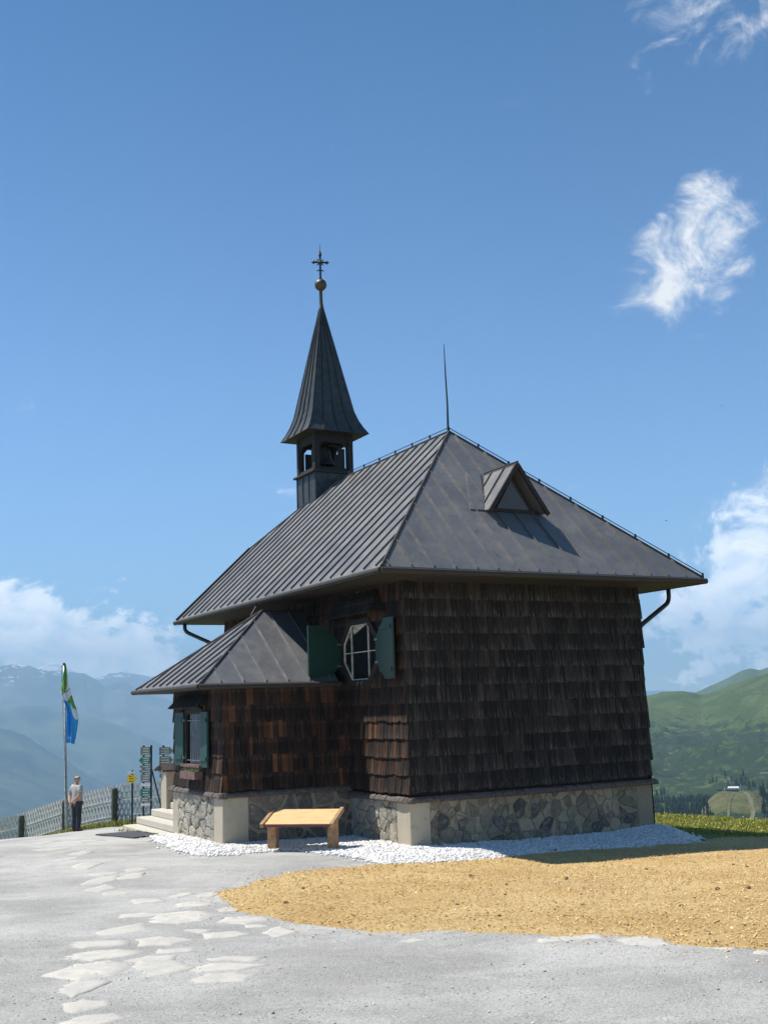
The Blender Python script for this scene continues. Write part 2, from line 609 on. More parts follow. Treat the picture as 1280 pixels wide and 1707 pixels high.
_xy = CTRL[:, :2]
_n = len(CTRL)
_A = np.block([[_k(((_xy[:, None] - _xy[None]) ** 2).sum(2)) + np.eye(_n), np.c_[np.ones(_n), _xy]], [np.c_[np.ones(_n), _xy].T, np.zeros((3, 3))]])
_w = np.linalg.solve(_A, np.r_[CTRL[:, 2], 0, 0, 0])


def gz(x, y):
    x = np.atleast_1d(np.asarray(x, float))
    y = np.atleast_1d(np.asarray(y, float))
    r2 = (x[:, None] - _xy[None, :, 0]) ** 2 + (y[:, None] - _xy[None, :, 1]) ** 2
    return _k(r2) @ _w[:_n] + _w[_n] + _w[_n + 1] * x + _w[_n + 2] * y


def g1(x, y):
    return float(gz(x, y)[0])


PLATEAU = np.array([(-32, -30), (32, -30), (38, 18), (22, 32), (10, 33.5), (2, 37.0), (-5, 39), (-9.6, 39.8), (-12, 41.4), (-14.5, 43.5), (-20, 46), (-34, 44), (-40, 18)], float)


def seg_near(x, y, poly, closed=True):
    P_ = np.stack([x, y], 1)
    best = np.full(len(P_), 1e18)
    bp = np.zeros_like(P_)
    n = len(poly)
    for i in range(n if closed else n - 1):
        a, b = poly[i], poly[(i + 1) % n]
        d = b - a
        t_ = np.clip(((P_ - a) @ d) / (d @ d), 0, 1)
        q = a + t_[:, None] * d
        e = ((P_ - q) ** 2).sum(1)
        m = e < best
        best[m] = e[m]
        bp[m] = q[m]
    return np.sqrt(best), bp


def inside(x, y, poly):
    c = np.zeros(len(x), bool)
    n = len(poly)
    j = n - 1
    for i in range(n):
        xi, yi = poly[i]
        xj, yj = poly[j]
        cond = ((yi > y) != (yj > y)) & (x < (xj - xi) * (y - yi) / (yj - yi + 1e-12) + xi)
        c ^= cond
        j = i
    return c


def terrain(x, y):
    ins = inside(x, y, PLATEAU)
    d, b = seg_near(x, y, PLATEAU)
    d = np.where(ins, 0, d)
    bx = np.where(ins, x, b[:, 0])
    by = np.where(ins, y, b[:, 1])
    z = gz(bx, by)
    drop = np.where(d < 14, .018 * d * d, .018 * 196 + .504 * (d - 14))
    drop = np.minimum(drop, 1150 - 250 * np.exp(-np.maximum(d - 2200, 0) / 3000))
    return z - drop


rr = np.concatenate([np.arange(0.5, 60, .5), 60 * 1.075 ** np.arange(0, 78)])
th = np.linspace(0, 2 * math.pi, 241)[:-1]
X = (rr[:, None] * np.cos(th)[None]).ravel()
Y = (rr[:, None] * np.sin(th)[None]).ravel()
Z = terrain(X, Y)
nr, nt = len(rr), len(th)
I, J = np.meshgrid(np.arange(nr - 1), np.arange(nt), indexing='ij')
F = np.stack([I * nt + J, (I + 1) * nt + J, (I + 1) * nt + (J + 1) % nt, I * nt + (J + 1) % nt], -1).reshape(-1, 4)
V = np.stack([X, Y, Z], 1)
V = np.vstack([V, [[0, 0, g1(0, 0)]]])
ground = np_mesh('ground', V, F, M['meadow'], smooth=True)
tag(ground, 'grassy mountain top falling away into the valley', kind='structure')


def region(name, poly, mat, step, lift, crown=0., wob=.0, kind='structure', label=None, edge=None, edge_n=.15, rough=0.):
    """a sheet over the ground inside poly (real outline, dense edge), lift above the ground, crown extra towards the middle"""
    pts = []
    n = len(poly)
    for i in range(n):
        a, b = np.array(poly[i], float), np.array(poly[(i + 1) % n], float)
        L_ = np.linalg.norm(b - a)
        m = max(1, int(L_ / edge_n))
        for q in range(m):
            p = a + (b - a) * q / m
            w = Vector((p[0] * 1.1, p[1] * 1.1, 3.3))
            p = p + wob * np.array([noise.noise(w) + .6 * noise.noise(w * 3.1), noise.noise(w + Vector((9, 4, 2))) + .6 * noise.noise(w * 3.1 + Vector((5, 5, 5)))])
            pts.append(p)
    outline = np.array(pts)
    x0, y0 = outline.min(0)
    x1, y1 = outline.max(0)
    gx, gy = np.meshgrid(np.arange(x0, x1, step), np.arange(y0, y1, step))
    gx, gy = gx.ravel(), gy.ravel()
    rs = np.random.RandomState(3)
    gx = gx + rs.uniform(-.2, .2, len(gx)) * step
    gy = gy + rs.uniform(-.2, .2, len(gy)) * step
    m = inside(gx, gy, outline)
    gx, gy = gx[m], gy[m]
    d, _ = seg_near(gx, gy, outline)
    m = d > step * .4
    allp = np.vstack([outline, np.stack([gx[m], gy[m]], 1)])
    no = len(outline)
    res = delaunay_2d_cdt([Vector(q) for q in allp], [], [list(range(no))], 1, 1e-5)
    vs2 = np.array([tuple(q) for q in res[0]])
    fs2 = [tuple(f) for f in res[2]]
    d, _ = seg_near(vs2[:, 0], vs2[:, 1], outline)
    z = gz(vs2[:, 0], vs2[:, 1]) + lift + crown * np.clip(d / .5, 0, 1)
    if crown:
        z = z + np.array([.018 * noise.fractal(Vector((q[0] * .9, q[1] * .9, 0)), 1, 2, 4) for q in vs2]) * np.clip(d / .4, 0, 1)
        z = z - .012 * (d < .01)
    if rough:
        z = z + rough * np.array([noise.fractal(Vector((q[0] * 1.6, q[1] * 1.6, 7)), .8, 2, 4) for q in vs2])
    me = bpy.data.meshes.new(name)
    me.from_pydata([(a[0], a[1], c_) for a, c_ in zip(vs2, z)], [], fs2)
    me.materials.append(mat)
    me.polygons.foreach_set('use_smooth', [True] * len(me.polygons))
    me.update()
    o = bpy.data.objects.new(name, me)
    link(o)
    tag(o, label, kind=kind)
    return o, outline


GRAVEL = [(-16, -8), (16, -8), (16, 12), (12, 21), (8.5, 23.2), (5.6, 23.4), (.5, 24), (-4, 30.5), (-7, 34.2), (-9.0, 36.2), (-10.4, 36.6), (-11.4, 35.5), (-12.2, 33), (-13.5, 29), (-15, 20)]
gravel, _ = region('gravel_path', GRAVEL, M['gravel'], .21, .012, 0, .18, rough=.007, label='trodden grey gravel path sweeping round the chapel', edge_n=.25)
CHIPS = [(-2.48, 15.77), (-2.24, 16.56), (-1.79, 18.14), (-0.98, 18.83), (-0.19, 19.3), (0.85, 19.95), (2.27, 21.5), (3.25, 22.1), (4.62, 22.6), (6.28, 23.5), (6.9, 24.5), (8.4, 25.4), (11.5, 25.6), (13, 23), (11, 14), (3.9, 9.05), (3.14, 9.75), (2.48, 10.34), (1.93, 11.08), (1.37, 11.23), (.58, 11.58), (-.26, 11.76), (-.91, 12.36), (-1.59, 13.21), (-2.16, 14.3)]
chips, chip_outline = region('wood_chip_bed', CHIPS, M['chips'], .16, .016, .035, .13, label='bed of orange yellow wood chips beside the gravel path', edge_n=.08)

# ------------------------------------------------------------------ far land
def px_ridge(name, mat, crest, d0, d1, d2, zf, zb, na=420, nd=64, rough=60., seed=0., label=None, sharp=1.0, wander=.06, nsc=900.):
    """a mountain range: crest = (azimuth deg, tan elevation) at distance d1; foot at d0 (tan elevation zf) and behind at d2"""
    az = np.linspace(crest[0][0], crest[-1][0], na)
    ce = np.interp(az, [q[0] for q in crest], [q[1] for q in crest])
    ts = np.linspace(0, 1, nd)
    Vv = []
    for a, e in zip(az, ce):
        sa, ca = math.sin(R(a)), math.cos(R(a))
        dd1 = d1 * (1 + wander * noise.noise(Vector((a * .12, seed, 0))))
        zc = e * dd1 + 1.65
        for t_ in ts:
            if t_ < .75:
                q = t_ / .75
                d_ = d0 + (dd1 - d0) * q
                z0 = zf * d0
                s_ = q ** sharp
                z_ = z0 + (zc - z0) * s_
                amp = rough * max(0, math.sin(math.pi * q)) ** .7 * (1 - q * .35)
            else:
                q = (t_ - .75) / .25
                d_ = dd1 + (d2 - dd1) * q
                z_ = zc + (zb * d2 - zc) * q
                amp = rough * q
            x_, y_ = sa * d_, ca * d_
            p_ = Vector((x_ / nsc, y_ / nsc, seed))
            nn = noise.ridged_multi_fractal(p_, .9, 2.1, 5, .9, 2.0) - .9
            n2_ = noise.fractal(p_ * .35, 1, 2, 3)
            z_ += amp * (nn * .9 + n2_ * .7)
            if .6 < t_ <= .75:
                z_ += rough * .10 * noise.fractal(p_ * 5, .8, 2, 5)
            Vv.append((x_, y_, z_))
    I_, J_ = np.meshgrid(np.arange(na - 1), np.arange(nd - 1), indexing='ij')
    F_ = np.stack([I_ * nd + J_, (I_ + 1) * nd + J_, (I_ + 1) * nd + J_ + 1, I_ * nd + J_ + 1], -1).reshape(-1, 4)
    o = np_mesh(name, Vv, F_, mat, smooth=True)
    return tag(o, label, kind='structure')


def alp_mat(name, low, mid, rock, snow_lo=None, scale=.004):
    k = NT(name)
    P_ = k.pos()
    f = k.noise(P_, scale, 7, .62, .3)
    c_ = k.mix(k.step(f, .35, .65), low, mid)
    if rock:
        c_ = k.mix(k.step(k.noise(P_, scale * 2.3, 8, .65), .5, .72, 0, .85), c_, rock)
    if snow_lo is not None:
        z = k.n('ShaderNodeSeparateXYZ')
        k.t.links.new(k.n('ShaderNodeNewGeometry').outputs['Position'], z.inputs[0])
        hgt = k.step(z.outputs['Z'], snow_lo[0], snow_lo[1], -.20, snow_lo[3])
        sn = k.noise(k.pos((1, 1, 2.6)), .0042, 9, .68, .5)
        c_ = k.mix(k.step(k.math('ADD', sn, hgt), snow_lo[2], snow_lo[2] + .05), c_, (.86, .87, .88))
    return k.done(c_, .95, 0, .1)


M['alp_a'] = alp_mat('wooded_alp_near', (.018, .030, .020), (.085, .105, .055), (.03, .042, .028), None, .0042)
M['alp_b'] = alp_mat('wooded_alp_far', (.018, .034, .018), (.10, .125, .055), (.03, .05, .028), None, .003)
M['alp_c'] = alp_mat('rocky_alp', (.05, .065, .045), (.13, .13, .105), (.19, .185, .17), (100, 520, .575, .05), .002)
M['alp_d'] = alp_mat('snowy_alp', (.10, .10, .095), (.16, .155, .145), (.20, .19, .18), (300, 760, .52, .16), .0016)
CR_A = [(-32, .012), (-25.74, .0094), (-19.17, -.0051), (-18.07, -.0118), (-16.09, -.0331), (-14.66, -.0507), (-12.65, -.0723), (-10.62, -.0915), (-4.75, -.1353), (0, -.16)]
CR_B = [(-32, .01), (-26.96, .0073), (-22.41, .0096), (-19.2, .0093), (-17.82, .0136), (-16.42, .0103), (-14.12, -.0021), (-12.38, -.0159), (-10.91, -.0297), (-7.07, -.0629), (-1.69, -.0869), (4, -.09)]
CR_C = [(-34, .034), (-29.42, .0298), (-24.56, .0401), (-20.88, .0404), (-19.25, .0459), (-18.7, .0488), (-17.58, .0438), (-16.45, .0393), (-15.3, .0384), (-14.78, .0341), (-14.29, .0277), (-13.27, .0298), (-12.39, .0226), (-10.91, .0115), (-7.03, -.0062), (4, -.01)]
CR_D = [(-34, .034), (-24.54, .0329), (-18.14, .0395), (-17.16, .0470), (-16.6, .0476), (-15.59, .0386), (-14.87, .0321), (-14.15, .0369), (-13.42, .0390), (-12.69, .0363), (-11.81, .0343), (-10.62, .0353), (-8.22, .0284), (-4.59, .0186), (6, .015)]
CR_E = [(-2, -.008), (4.54, -.0075), (10.58, -.0005), (14.82, .0027), (15.85, .0103), (16.73, .0163), (17.46, .0219), (17.88, .0236), (18.29, .0218), (18.72, .024), (22.01, .0324), (27.03, .0186), (45, .03)]
CR_F = [(-8, .004), (-4.6, .0055), (4.58, .0071), (10.6, .0068), (12.81, .008), (13.54, .0081), (14.97, .0062), (16.38, .0023), (21.81, -.0044), (45, .01)]
px_ridge('mountain_slope', M['alp_a'], CR_A, 3600, 6900, 8000, -.20, -.12, rough=110, seed=1.3, label='nearest hazy wooded mountain flank across the valley', nsc=1100)
px_ridge('mountain_slope', M['alp_b'], CR_B, 6600, 9300, 10500, -.14, -.10, rough=140, seed=4.1, label='long dark wooded ridge behind the nearest flank', nsc=1600)
px_ridge('mountain_range', M['alp_c'], CR_C, 9000, 12200, 13600, -.07, -.05, rough=260, seed=7.7, label='blue rocky range streaked with old snow', nsc=2000, sharp=1.25)
px_ridge('mountain_range', M['alp_d'], CR_D, 12500, 15000, 16200, -.02, -.02, rough=180, seed=2.9, label='farthest snow covered peaks on the horizon', nsc=1500)
px_ridge('mountain_range', M['alp_b'], CR_F, 11500, 14500, 16000, -.04, -.03, rough=100, seed=5.5, label='pale distant ridge low behind the green hill', nsc=2600)

k = NT('green_hillside')
P = k.pos()
f = k.noise(P, .010, 7, .6, .4)
g = k.noise(P, .07, 6, .68)
c = k.mix(k.step(f, .38, .62), (.048, .078, .020), (.082, .112, .030))
zz = k.n('ShaderNodeSeparateXYZ')
k.t.links.new(k.n('ShaderNodeNewGeometry').outputs['Position'], zz.inputs[0])
low = k.step(zz.outputs['Z'], -10, -50, -.14, .10)
c = k.mix(k.step(k.math('ADD', g, low), .47, .58, 0, .9), c, (.020, .036, .017))
c = k.mix(k.step(k.noise(P, .5, 4, .7), .52, .66, 0, .45), c, (.017, .031, .015))
c = k.mix(k.step(k.noise(k.pos((1, 1, .4)), .042, 7, .66, 1.4), .62, .68, 0, .6), c, (.20, .18, .14))
dm = k.n('ShaderNodeVectorMath', operation='DISTANCE')
k.t.links.new(k.pos((1, 1, 0)), dm.inputs[0])
dm.inputs[1].default_value = (.42 * 1600 * math.sin(R(16.75)), .42 * 1600 * math.cos(R(16.75)), 0)
md = k.math('ADD', dm.outputs['Value'], k.math('MULTIPLY', k.math('SUBTRACT', k.noise(P, .06, 5, .65), .5), 34))
dry = k.mix(k.step(k.noise(P, .12, 6, .7), .4, .62), (.085, .092, .034), (.125, .118, .055))
c = k.mix(k.step(md, 34, 24), c, dry)
k.bump(g, 1.0, 6)
M['hill'] = k.done(c, .95, 0, .1)
CR_R = [(-3, -.02), (1.49, -.0111), (7.58, -.004), (12.8, .0034), (13.53, .005), (14.46, .0055), (15.02, .0036), (15.47, .0018), (16.4, .0064), (17.55, .0132), (18.7, .0205), (22.04, .0373), (27.18, .0422), (45, .05)]
px_ridge('mountain_range', M['hill'], CR_E, 2600, 3700, 4300, -.05, -.06, rough=45, seed=8.2, label='grey green ridge rising behind the near hill', nsc=1200)

MOUND = (16.75, 1640.)
KH = .42


def hill_z(x, y):
    x, y = x / KH, y / KH
    d_ = math.hypot(x, y)
    a = math.degrees(math.atan2(x, y))
    ce = np.interp(a, [q[0] for q in CR_R], [q[1] for q in CR_R])
    te = np.interp(d_, [900, 1200, 1500, 1900, 2250, 2600, 3100, 3700, 4400, 5200, 5800], [-.165, -.130, -.108, -.0935, -.0815, -.069, -.047, -.02 + ce * .3, ce, ce * .6 - .022, -.06])
    z = te * d_ + 1.65
    w = min(1, max(0, (d_ - 2100) / 700)) * min(1, max(.12, (4500 - d_) / 900))
    p_ = Vector((x / 420, y / 420, 3.7))
    z += w * (62 * (noise.ridged_multi_fractal(Vector((p_.x * 1.3 + .5 * p_.y, p_.y * .8, p_.z)), .85, 2.1, 6, .9, 2.) - .95) + 45 * noise.fractal(p_ * .45, 1, 2, 3))
    z += 5 * noise.fractal(Vector((x / 90, y / 90, 1.)), 1, 2, 4) * min(1, d_ / 1500)
    mx_, my_ = MOUND[1] * math.sin(R(MOUND[0])), MOUND[1] * math.cos(R(MOUND[0]))
    dx, dy = x - mx_, y - my_
    s_, c_ = math.sin(R(MOUND[0])), math.cos(R(MOUND[0]))
    lat, dep = dx * c_ - dy * s_, dx * s_ + dy * c_
    z += 42 * math.exp(-(max(0, abs(lat) - 18) / 36) ** 2 - ((dep - 20) / (150 if dep < 20 else 70)) ** 2)
    return z * KH


ha = np.linspace(4, 40, 300)
hd = np.concatenate([np.linspace(1000, 2400, 90), np.linspace(2430, 5800, 100)]) * KH
HV = [(d_ * math.sin(R(a)), d_ * math.cos(R(a)), 0) for a in ha for d_ in hd]
HV = [(q[0], q[1], hill_z(q[0], q[1])) for q in HV]
nd = len(hd)
I, J = np.meshgrid(np.arange(len(ha) - 1), np.arange(nd - 1), indexing='ij')
F = np.stack([I * nd + J, (I + 1) * nd + J, (I + 1) * nd + J + 1, I * nd + J + 1], -1).reshape(-1, 4)
hill = np_mesh('hill', HV, F, M['hill'], smooth=True)
tag(hill, 'green hillside with dark scrub and pale gullies right of the chapel', kind='structure')


def ribbon(name, mat, pts, w, label):
    """a strip laid on the hill; pts = (azimuth, distance)"""
    P_ = []
    pts = [(a, d_ * KH) for a, d_ in pts]
    w = w * KH
    for i in range(len(pts) - 1):
        for q in range(14):
            t_ = q / 14
            P_.append((pts[i][0] * (1 - t_) + pts[i + 1][0] * t_, pts[i][1] * (1 - t_) + pts[i + 1][1] * t_))
    P_.append(pts[-1])
    Vv = []
    for i, (a, d_) in enumerate(P_):
        ww = w * (.75 + .6 * noise.noise(Vector((i * .35, w, 0))))
        for s_ in (-1, -.33, .33, 1):
            aa = a + math.degrees(s_ * ww / 2 / d_)
            x_, y_ = d_ * math.sin(R(aa)), d_ * math.cos(R(aa))
            Vv.append((x_, y_, hill_z(x_, y_) + .35))
    F_ = [(4 * i + j, 4 * i + j + 1, 4 * i + j + 5, 4 * i + j + 4) for i in range(len(P_) - 1) for j in range(3)]
    return tag(np_mesh(name, Vv, F_, mat, smooth=True), label, kind='structure')


k = NT('pale_scree')
M['track'] = k.done(k.mix(k.step(k.noise(k.pos(), .35, 6, .7), .38, .62), (.095, .098, .042), (.150, .138, .105)), .95, 0, .1)
M['dry_grass'] = plain('dry_piste_grass', (.088, .092, .036), .95, 0, .25, .03)
ribbon('dirt_track', M['track'], [(17.25, 1380), (17.25, 1460), (17.45, 1540), (17.3, 1610), (17.0, 1655)], 7, 'pale scree track up the right side of the mound')
ribbon('dirt_track', M['track'], [(16.1, 1400), (16.2, 1480), (16.35, 1560), (16.6, 1630)], 3.5, 'narrow brown track up the left side of the mound')

# conifers: one prototype, single trees in front, the rest one mass
k = NT('spruce_needles')
M['spruce'] = k.done(k.mix(k.rnd(), (.010, .022, .012), (.024, .042, .020)), .9, 0, .1)
M['bark'] = plain('spruce_bark', (.06, .045, .035), .9)


def spruce_verts(rs, h, tiers=7, n=7):
    Vv, F_ = [], []
    for i in range(tiers):
        t_ = i / tiers
        z0 = h * (.10 + .80 * t_)
        z1 = min(h, z0 + h * .30)
        r = h * .17 * (1 - t_) ** .8 + h * .02
        b = len(Vv)
        for q in range(n):
            a = 2 * math.pi * (q + rs.rand() * .5) / n
            rr_ = r * (.72 + .5 * rs.rand())
            Vv.append((rr_ * math.cos(a), rr_ * math.sin(a), z0 - h * .03 * rs.rand()))
        Vv.append((0, 0, z1))
        F_ += [(b + q, b + (q + 1) % n, b + n) for q in range(n)]
    return np.array(Vv), np.array(F_)


rs = np.random.RandomState(11)
protos = [spruce_verts(rs, 1.0) for _ in range(6)]
spots = []
while len(spots) < 2600:
    a = rs.uniform(10.5, 24)
    d_ = rs.uniform(1330, 2500)
    near_m = abs(a - MOUND[0])
    p_ = Vector((d_ * math.sin(R(a)) / 130, d_ * math.cos(R(a)) / 130, 0))
    dens = noise.fractal(p_, 1, 2, 3)
    if 1750 < d_ < 2320:
        ok = dens > -.32
    elif d_ <= 1750:
        lim = np.interp(d_, [1330, 1480, 1600, 1750], [15.9, 15.75, 15.3, 15.2])
        ok = (a < lim and dens > -.1 and d_ > 1400) or (a > np.interp(d_, [1330, 1500, 1700], [17.75, 17.9, 17.75]) and dens > -.5)
    else:
        ok = dens > .22
    if ok:
        spots.append((a, d_ * KH, rs.uniform(10, 19) * KH))
VV, FF, nb = [], [], 0
singles = sorted(spots, key=lambda q: q[1])[:40]
sset = set(singles)
for i, (a, d_, h) in enumerate(spots):
    if (a, d_, h) in sset:
        continue
    pv, pf = protos[i % 6]
    x_, y_ = d_ * math.sin(R(a)), d_ * math.cos(R(a))
    VV.append(pv * np.array([h, h, h]) + np.array([x_, y_, hill_z(x_, y_) - .5]))
    FF.append(pf + nb)
    nb += len(pv)
forest = np_mesh('conifer_forest', np.vstack(VV), np.vstack(FF), M['spruce'])
tag(forest, 'dark conifer forest along the foot of the green hill', 'forest', kind='stuff')
crowns = []
for pv, pf in protos:
    me = bpy.data.meshes.new('crown')
    me.from_pydata([tuple(q) for q in pv], [], [tuple(int(i) for i in f_) for f_ in pf])
    me.materials.append(M['spruce'])
    crowns.append(me)
trunk_me = MB().tube([(0, 0, -.08), (0, 0, .1), (0, 0, .75)], [.022, .018, .006], 6).mesh('trunk', M['bark'])
for i, (a, d_, h) in enumerate(singles):
    x_, y_ = d_ * math.sin(R(a)), d_ * math.cos(R(a))
    t_ = empty('conifer_tree', (x_, y_, hill_z(x_, y_) - .3), rs.uniform(0, 6))
    t_.scale = (h, h, h)
    tag(t_, 'dark pointed conifer standing at the near edge of the far forest', 'conifer', 'conifers at the edge of the far forest')
    link(bpy.data.objects.new('crown', crowns[i % 6]), t_)
    link(bpy.data.objects.new('trunk', trunk_me), t_)

# lift station and mast on the mound
sx, sy = KH * 1668 * math.sin(R(16.55)), KH * 1668 * math.cos(R(16.55))
st = empty('lift_station', (sx, sy, hill_z(sx, sy) - .5), R(-20))
st.scale = (KH, KH, KH)
tag(st, 'small white and dark lift station on top of the mound', 'lift station')
M['st_white'] = plain('station_white', (.5, .5, .49), .6, 0, .05)
M['st_dark'] = plain('station_dark', (.05, .05, .055), .6)
MB().box(-9, 9, -4, 4, 0, 4).build('lower_wall', M['st_dark'], st)
MB().box(-5, 8, -4.3, 4.3, 4, 6.5).build('upper_wall', M['st_white'], st)
MB().prism([(-6, -5, 6.5), (10, -5, 6.5), (9, 0, 8.6), (-5, 0, 8.6)], (0, -.4, .9), .4).prism([(10, 5, 6.5), (-6, 5, 6.5), (-5, 0, 8.6), (9, 0, 8.6)], (0, .4, .9), .4).build('roof', M['st_white'], st)
for q in (-2.5, 1.5, 5.5):
    MB().box(q - .9, q + .9, -4.45, -4.28, 4.6, 6.0).build('window', M['st_dark'], st)
MB().box(-11, -9.2, -2, 2, 0, 5.5).build('drive_housing', M['st_white'], st)
for a_, h_, lab in ((16.95, 17, 'thin grey lift mast standing right of the station'), (16.1, 10, 'short grey lift mast standing left of the station')):
    x_, y_ = KH * 1690 * math.sin(R(a_)), KH * 1690 * math.cos(R(a_))
    h_ = h_ * KH
    ms = empty('lift_mast', (x_, y_, hill_z(x_, y_)))
    tag(ms, lab, 'lift mast', 'lift masts on the mound')
    MB().tube([(0, 0, -1), (0, 0, h_)], [.6, .4], 8).build('shaft', M['st_white'], ms)
    MB().box(-3, 3, -.3, .3, h_ - .8, h_).build('crossarm', M['st_dark'], ms)
M['cable'] = plain('steel_cable', (.16, .15, .145), .6, .3)
for a_, b_, lab in (((77.4, 420, -14), (52.7, 130, 7.9), 'upper grey lift cable crossing the hillside'), ((77.1, 420, -18.7), (52.3, 130, 3.85), 'lower grey lift cable crossing the hillside')):
    a_, b_ = Vector(a_), Vector(b_)
    path = [a_.lerp(b_, q / 24) - Vector((0, 0, 5.0 * (q / 24) * (1 - q / 24))) for q in range(-4, 36)]
    tag(MB().tube(path, .035, 6).build('lift_cable', M['cable']), lab, 'cable', 'lift cables')

# ------------------------------------------------------------------ chapel
YAW, X0, Y0 = 0.5029, 0.3275, 22.0
CHX = Matrix.Translation((X0, Y0, 0)) @ Matrix.Rotation(YAW, 4, 'Z')
chapel = empty('chapel', (X0, Y0, 0), YAW)
tag(chapel, 'dark shingled chapel on a stone base with metal roofs and a slender bell spire', 'chapel')
W, L, OV, ZE, AV, AZ, VE = 6.06, 10.02, 1.03, 4.28, 2.82, 8.17, 11.1
UC = W / 2
PP, V0, V1, ZP = 2.876, 2.5, 5.615, 2.26


def lw(u, v, z):
    return CHX @ Vector((u, v, z))


def clip(poly, axis, val, keep_ge):
    out = []
    for i in range(len(poly)):
        a, b = poly[i], poly[(i + 1) % len(poly)]
        ia = (a[axis] >= val) if keep_ge else (a[axis] <= val)
        ib = (b[axis] >= val) if keep_ge else (b[axis] <= val)
        if ia:
            out.append(a)
        if ia != ib:
            t_ = (val - a[axis]) / (b[axis] - a[axis])
            out.append((a[0] + (b[0] - a[0]) * t_, a[1] + (b[1] - a[1]) * t_))
    return out


def roof_slope(parent, pts, spacing, mat, phase=0., name='roof_panel', seam_h=.038, seam_w=.016, th=.03, up=None):
    """pts: convex polygon, pts[0] -> pts[1] is the eave"""
    P_ = [Vector(q) for q in pts]
    e = (P_[1] - P_[0]).normalized()
    n = None
    for q in P_[2:]:
        n = e.cross(q - P_[0])
        if n.length > 1e-6:
            break
    n.normalize()
    if n.z < 0 if up is None else n.dot(Vector(up)) < 0:
        n = -n
    t = n.cross(e)
    if t.dot(P_[2] - P_[0]) < 0:
        t = -t
    q2 = [((q - P_[0]).dot(e), (q - P_[0]).dot(t)) for q in P_]
    s0, s1 = min(q[0] for q in q2), max(q[0] for q in q2)
    cuts = [s0]
    s = s0 + phase if phase > 0.04 else s0 + spacing
    while s < s1 - .05:
        cuts.append(s)
        s += spacing
    cuts.append(s1)
    to3 = lambda a, h=0.: P_[0] + e * a[0] + t * a[1] + n * h
    right = e.cross(t).dot(n) > 0
    for i in range(len(cuts) - 1):
        pl = clip(clip(q2, 0, cuts[i], True), 0, cuts[i + 1], False)
        cl = []
        for a in pl:
            if not cl or (abs(a[0] - cl[-1][0]) + abs(a[1] - cl[-1][1])) > 1e-4:
                cl.append(a)
        if len(cl) < 3:
            continue
        area = sum(cl[j][0] * cl[(j + 1) % len(cl)][1] - cl[(j + 1) % len(cl)][0] * cl[j][1] for j in range(len(cl)))
        if abs(area) < .01:
            continue
        if area < 0:
            cl.reverse()
        jit = random.uniform(-.003, .003)
        poly = [to3(a, jit) for a in cl]
        if not right:
            poly.reverse()
        mb = MB().prism(poly, n, th)
        if i > 0:
            tv = []
            for j in range(len(q2)):
                a, b = q2[j], q2[(j + 1) % len(q2)]
                if (a[0] - cuts[i]) * (b[0] - cuts[i]) <= 0 and abs(a[0] - b[0]) > 1e-9:
                    tv.append(a[1] + (b[1] - a[1]) * (cuts[i] - a[0]) / (b[0] - a[0]))
            if len(tv) >= 2 and max(tv) - min(tv) > .1:
                mb.bar(to3((cuts[i], min(tv) + .04), seam_h / 2), to3((cuts[i], max(tv) - .05), seam_h / 2), seam_w, seam_h, n)
        mb.build(name, mat, parent)


zL = lambda u: ZE + (u + OV) * (AZ - ZE) / (UC + OV)
UK = 1.2
# main roof
fas = MB()
for a, b in (((-OV + .03, -OV + .03), (W + OV - .03, -OV + .03)), ((-OV + .03, -OV + .03), (-OV + .03, VE - .03)), ((W + OV - .03, -OV + .03), (W + OV - .03, VE - .03))):
    fas.bar((*a, ZE - .085), (*b, ZE - .085), .03, .10)
fas.add([(-OV + .05, -OV + .05, ZE - .13), (W + OV - .05, -OV + .05, ZE - .13), (W + OV - .05, VE - .05, ZE - .13), (-OV + .05, VE - .05, ZE - .13)], [(3, 2, 1, 0)])
main_roof = fas.build('main_roof', M['dark_wood'], chapel)
roof_slope(main_roof, [(-OV, -OV, ZE), (-OV, VE, ZE), (UK, VE, zL(UK)), (UC, 9.3, AZ), (UC, AV, AZ)], .497, M['roof'], .27)
roof_slope(main_roof, [(-OV, -OV, ZE), (W + OV, -OV, ZE), (UC, AV, AZ)], .497, M['roof'], .17)
roof_slope(main_roof, [(W + OV, -OV, ZE), (W + OV, VE, ZE), (W - UK, VE, zL(UK)), (UC, 9.3, AZ), (UC, AV, AZ)], .497, M['roof'], .27)
roof_slope(main_roof, [(UK, VE, zL(UK)), (W - UK, VE, zL(UK)), (UC, 9.3, AZ)], .497, M['roof'])
for a, b in (((-OV, -OV, ZE), (UC, AV, AZ)), ((W + OV, -OV, ZE), (UC, AV, AZ)), ((UC, AV, AZ), (UC, 9.3, AZ)), ((UK, VE, zL(UK)), (UC, 9.3, AZ)), ((W - UK, VE, zL(UK)), (UC, 9.3, AZ))):
    MB().tube([Vector(a) + Vector((0, 0, .008)), Vector(b) + Vector((0, 0, .008))], .030, 8).build('hip_cap', M['trim'], main_roof)
MB().bar((-OV, VE, ZE - .02), (UK, VE, zL(UK) - .02), .05, .14, (-.7, 0, .7)).build('verge_board', M['trim'], main_roof)
MB().bar((W + OV, VE, ZE - .02), (W - UK, VE, zL(UK) - .02), .05, .14, (.7, 0, .7)).build('verge_board', M['trim'], main_roof)
for a, b in (((-OV - .045, -OV - .045, ZE - .075), (W + OV + .045, -OV - .045, ZE - .075)), ((-OV - .045, -OV - .045, ZE - .076), (-OV - .045, VE + .06, ZE - .076)), ((W + OV + .045, -OV - .045, ZE - .077), (W + OV + .045, VE, ZE - .077))):
    MB().tube([a, b], .062, 10).build('gutter', M['trim'], chapel, smooth=False)
